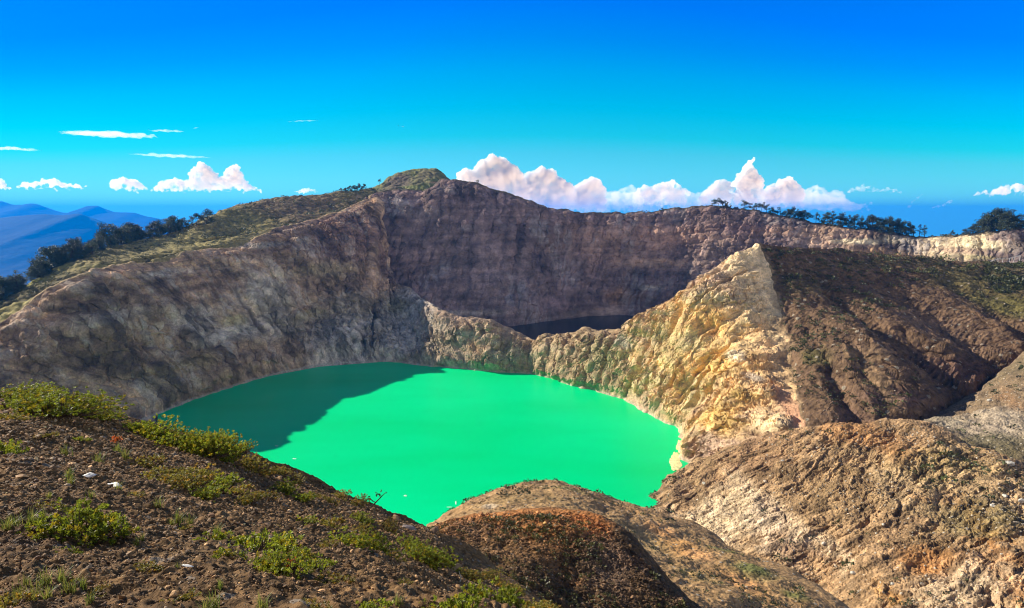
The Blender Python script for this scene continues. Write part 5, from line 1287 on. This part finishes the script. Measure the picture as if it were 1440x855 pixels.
# railing of the viewpoint path on the right
MAT_RAIL = plain_mat('weathered_rail', (.62, .60, .55), .6, .3, .2, 2)
rp = [ground(F2, u, v, (.8, 1.0))[0] for u, v in ((1392, 371), (1399, 369), (1406, 367), (1413, 366), (1420, 365), (1428, 364), (1436, 364))]
rise = np.linspace(0, 5.5, len(rp)); rp = [p+np.array([0, 2, z-.3]) for p, z in zip(rp, rise)]
root = bpy.data.objects.new('railing', None); COL.objects.link(root); root.location = rp[0]; tag(root, 'pale path railing climbing the right edge of the crater rim', 'railing')
for p in rp:
    tv, tf = tubes([([p-rp[0]+np.array([0, 0, -5]), p-rp[0]+np.array([0, 0, 1.2])], [.14, .14])], 6); link('post', mesh_np('post', tv, tf), MAT_RAIL, root)
for z in (1.1, .5):
    tv, tf = tubes([([p-rp[0]+np.array([0, -.02, z]) for p in rp], [.12]*len(rp))], 6); link('rail', mesh_np('rail', tv, tf), MAT_RAIL, root)
# sulphur scum at the lake edge and foam flecks
def float_patch(u, v, wx, wy, name, lab, cat, col, seed, grp=None, th=.25):
    c = atz(u, v, 0.06); r = np.random.default_rng(seed); n = 40; k = np.linalg.norm(c-np.array([0, 0, CAMZ]))/FPX
    a = np.linspace(0, 2*math.pi, n, endpoint=False)
    q = 1+.7*fbm(st(np.cos(a)*1.5+seed, np.sin(a)*1.5, a*0), 3)
    px = u+np.cos(a)*wx*q; py = v+np.sin(a)*wy*q
    top = np.array([atz(x, y, th*.3) for x, y in zip(px, py)]); bot = top.copy(); bot[:, 2] = -.2
    c[2] = th
    V = np.concatenate([top, bot, [c]]); F = [(i, (i+1) % n, 2*n) for i in range(n)]+[(i, n+i, n+(i+1) % n, (i+1) % n) for i in range(n)]
    me = bpy.data.meshes.new(name); me.from_pydata(V.tolist(), [], F); me.update()
    o = link(name, me, col); tag(o, lab, cat, grp)
MAT_SULPH = plain_mat('sulphur_scum', (.80, .74, .34), .9, .1, .25, .6)
MAT_FOAM = plain_mat('foam', (.55, .75, .55), .9, .1, .2, 1)
float_patch(950, 650, 9, 12, 'sulphur_scum', 'pale yellow sulphur scum on the water at the foot of the yellow cliff', 'scum', MAT_SULPH, 1)
float_patch(956, 628, 4.5, 9, 'sulphur_scum', 'narrow yellow scum strip along the cliff just above the bigger scum patch', 'scum', MAT_SULPH, 2)
for i, (u, v, a, b, lab) in enumerate([(570, 697, 2.2, 1.2, 'leftmost white foam fleck on the near green water'), (641, 707, 1.0, 2.6, 'slanting white foam fleck just left of the tan spur'), (661, 708, .9, 2.4, 'white foam fleck closest to the tan spur'), (632, 713, 4, .5, 'thin foam line left of the slanting fleck'),
                                         (389, 627, 2.4, .6, 'tiny foam fleck beside the near slope crest'), (414, 645, 2.6, .7, 'curved foam fleck farther out from the near slope crest')]):
    float_patch(u, v, a, b, 'foam_fleck', lab, 'foam', MAT_FOAM, 10+i, th=.08)
# ------------------------------------------------------------------ light, sky, camera
w = bpy.data.worlds.new('World'); SC.world = w; w.use_nodes = True
nt = w.node_tree; nt.nodes.clear(); L = nt.links.new
out = nt.nodes.new('ShaderNodeOutputWorld'); bg = nt.nodes.new('ShaderNodeBackground')
sky = nt.nodes.new('ShaderNodeTexSky'); sky.sky_type = 'NISHITA'; sky.sun_disc = False
sky.sun_elevation = SUN_EL; sky.sun_rotation = -SUN_AZ; sky.altitude = 1600; sky.air_density = 1.0; sky.dust_density = .05; sky.ozone_density = 1.5
bg.inputs['Strength'].default_value = SKY_STR
tc = nt.nodes.new('ShaderNodeTexCoord'); sp = nt.nodes.new('ShaderNodeSeparateXYZ'); L(tc.outputs['Generated'], sp.inputs[0])
# below the horizon the sky keeps its horizon colour
mx = nt.nodes.new('ShaderNodeMath'); mx.operation = 'MAXIMUM'; mx.inputs[1].default_value = .004; L(sp.outputs[2], mx.inputs[0])
cb = nt.nodes.new('ShaderNodeCombineXYZ'); L(sp.outputs[0], cb.inputs[0]); L(sp.outputs[1], cb.inputs[1]); L(mx.outputs[0], cb.inputs[2])
L(cb.outputs[0], sky.inputs[0])
# tropical clear air: the low sky is a deep, saturated blue; overhead the tint is neutral, chosen for the colour of the shade
ramp = nt.nodes.new('ShaderNodeValToRGB'); xx = nt.nodes.new('ShaderNodeMath'); xx.operation = 'MULTIPLY'; L(sp.outputs[0], xx.inputs[0]); L(sp.outputs[0], xx.inputs[1])
xk = nt.nodes.new('ShaderNodeMath'); xk.operation = 'MULTIPLY_ADD'; L(xx.outputs[0], xk.inputs[0]); xk.inputs[1].default_value = 1.5; xk.inputs[2].default_value = 1.0
xz = nt.nodes.new('ShaderNodeMath'); xz.operation = 'MULTIPLY'; L(xk.outputs[0], xz.inputs[0]); L(sp.outputs[2], xz.inputs[1]); L(xz.outputs[0], ramp.inputs[0])
el = ramp.color_ramp.elements
for pos, c in SKY_TINT:
    e = el[0] if pos == 0 else (el[-1] if pos == 1 else el.new(pos)); e.color = (*c, 1)
# added bright warm fill in the low sky behind the viewpoint, for shaded walls; towards the sun side the blue is deeper
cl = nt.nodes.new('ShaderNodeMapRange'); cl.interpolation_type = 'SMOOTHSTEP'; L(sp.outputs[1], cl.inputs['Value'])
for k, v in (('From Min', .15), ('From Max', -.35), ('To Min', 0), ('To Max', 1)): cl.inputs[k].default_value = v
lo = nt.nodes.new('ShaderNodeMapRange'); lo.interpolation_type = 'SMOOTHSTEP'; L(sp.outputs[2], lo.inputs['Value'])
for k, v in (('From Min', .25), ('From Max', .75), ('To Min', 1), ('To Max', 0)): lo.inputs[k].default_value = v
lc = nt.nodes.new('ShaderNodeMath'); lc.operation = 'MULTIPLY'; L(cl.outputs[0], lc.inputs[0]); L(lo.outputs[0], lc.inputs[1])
cm = nt.nodes.new('ShaderNodeMix'); cm.data_type = 'RGBA'; L(lc.outputs[0], cm.inputs['Factor']); L(ramp.outputs[0], cm.inputs['A']); cm.inputs['B'].default_value = (*BACK_FILL_TINT, 1)
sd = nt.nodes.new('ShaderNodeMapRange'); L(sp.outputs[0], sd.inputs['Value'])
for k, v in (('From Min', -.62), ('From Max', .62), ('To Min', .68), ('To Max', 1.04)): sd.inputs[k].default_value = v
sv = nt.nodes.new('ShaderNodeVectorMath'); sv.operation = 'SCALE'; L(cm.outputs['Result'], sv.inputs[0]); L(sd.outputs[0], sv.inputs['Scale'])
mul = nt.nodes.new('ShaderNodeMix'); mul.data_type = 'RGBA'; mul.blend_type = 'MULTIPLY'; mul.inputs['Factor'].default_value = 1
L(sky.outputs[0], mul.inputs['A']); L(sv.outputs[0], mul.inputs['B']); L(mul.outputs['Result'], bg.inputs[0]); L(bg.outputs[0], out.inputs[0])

sl = bpy.data.lights.new('sun', 'SUN'); sl.energy = SUN_STR; sl.angle = R(.5); sl.color = (1.0, .92, .79)
so = bpy.data.objects.new('sun', sl); COL.objects.link(so)
so.rotation_euler = Vector((-SUN[0], -SUN[1], -SUN[2])).to_track_quat('-Z', 'Y').to_euler()

cd = bpy.data.cameras.new('camera'); cam = bpy.data.objects.new('camera', cd); COL.objects.link(cam)
cam.location = (0, 0, CAMZ); cam.rotation_euler = (math.pi/2-PITCH, 0, 0)
cd.sensor_width = 36; cd.lens = 24; cd.clip_start = .1; cd.clip_end = 300000
SC.camera = cam
SC.render.engine = 'CYCLES'
SC.view_settings.view_transform = 'Standard'; SC.view_settings.look = 'None'; SC.view_settings.gamma = 1; SC.view_settings.use_curve_mapping = False
SC.view_settings.exposure = EXPOSURE
cy = SC.cycles
cy.use_denoising = True; cy.filter_width = 1.1
cy.max_bounces = 12; cy.diffuse_bounces = 3; cy.glossy_bounces = 2; cy.transmission_bounces = 3; cy.volume_bounces = 4; cy.transparent_max_bounces = 8
cy.use_adaptive_sampling = True; cy.adaptive_threshold = .01
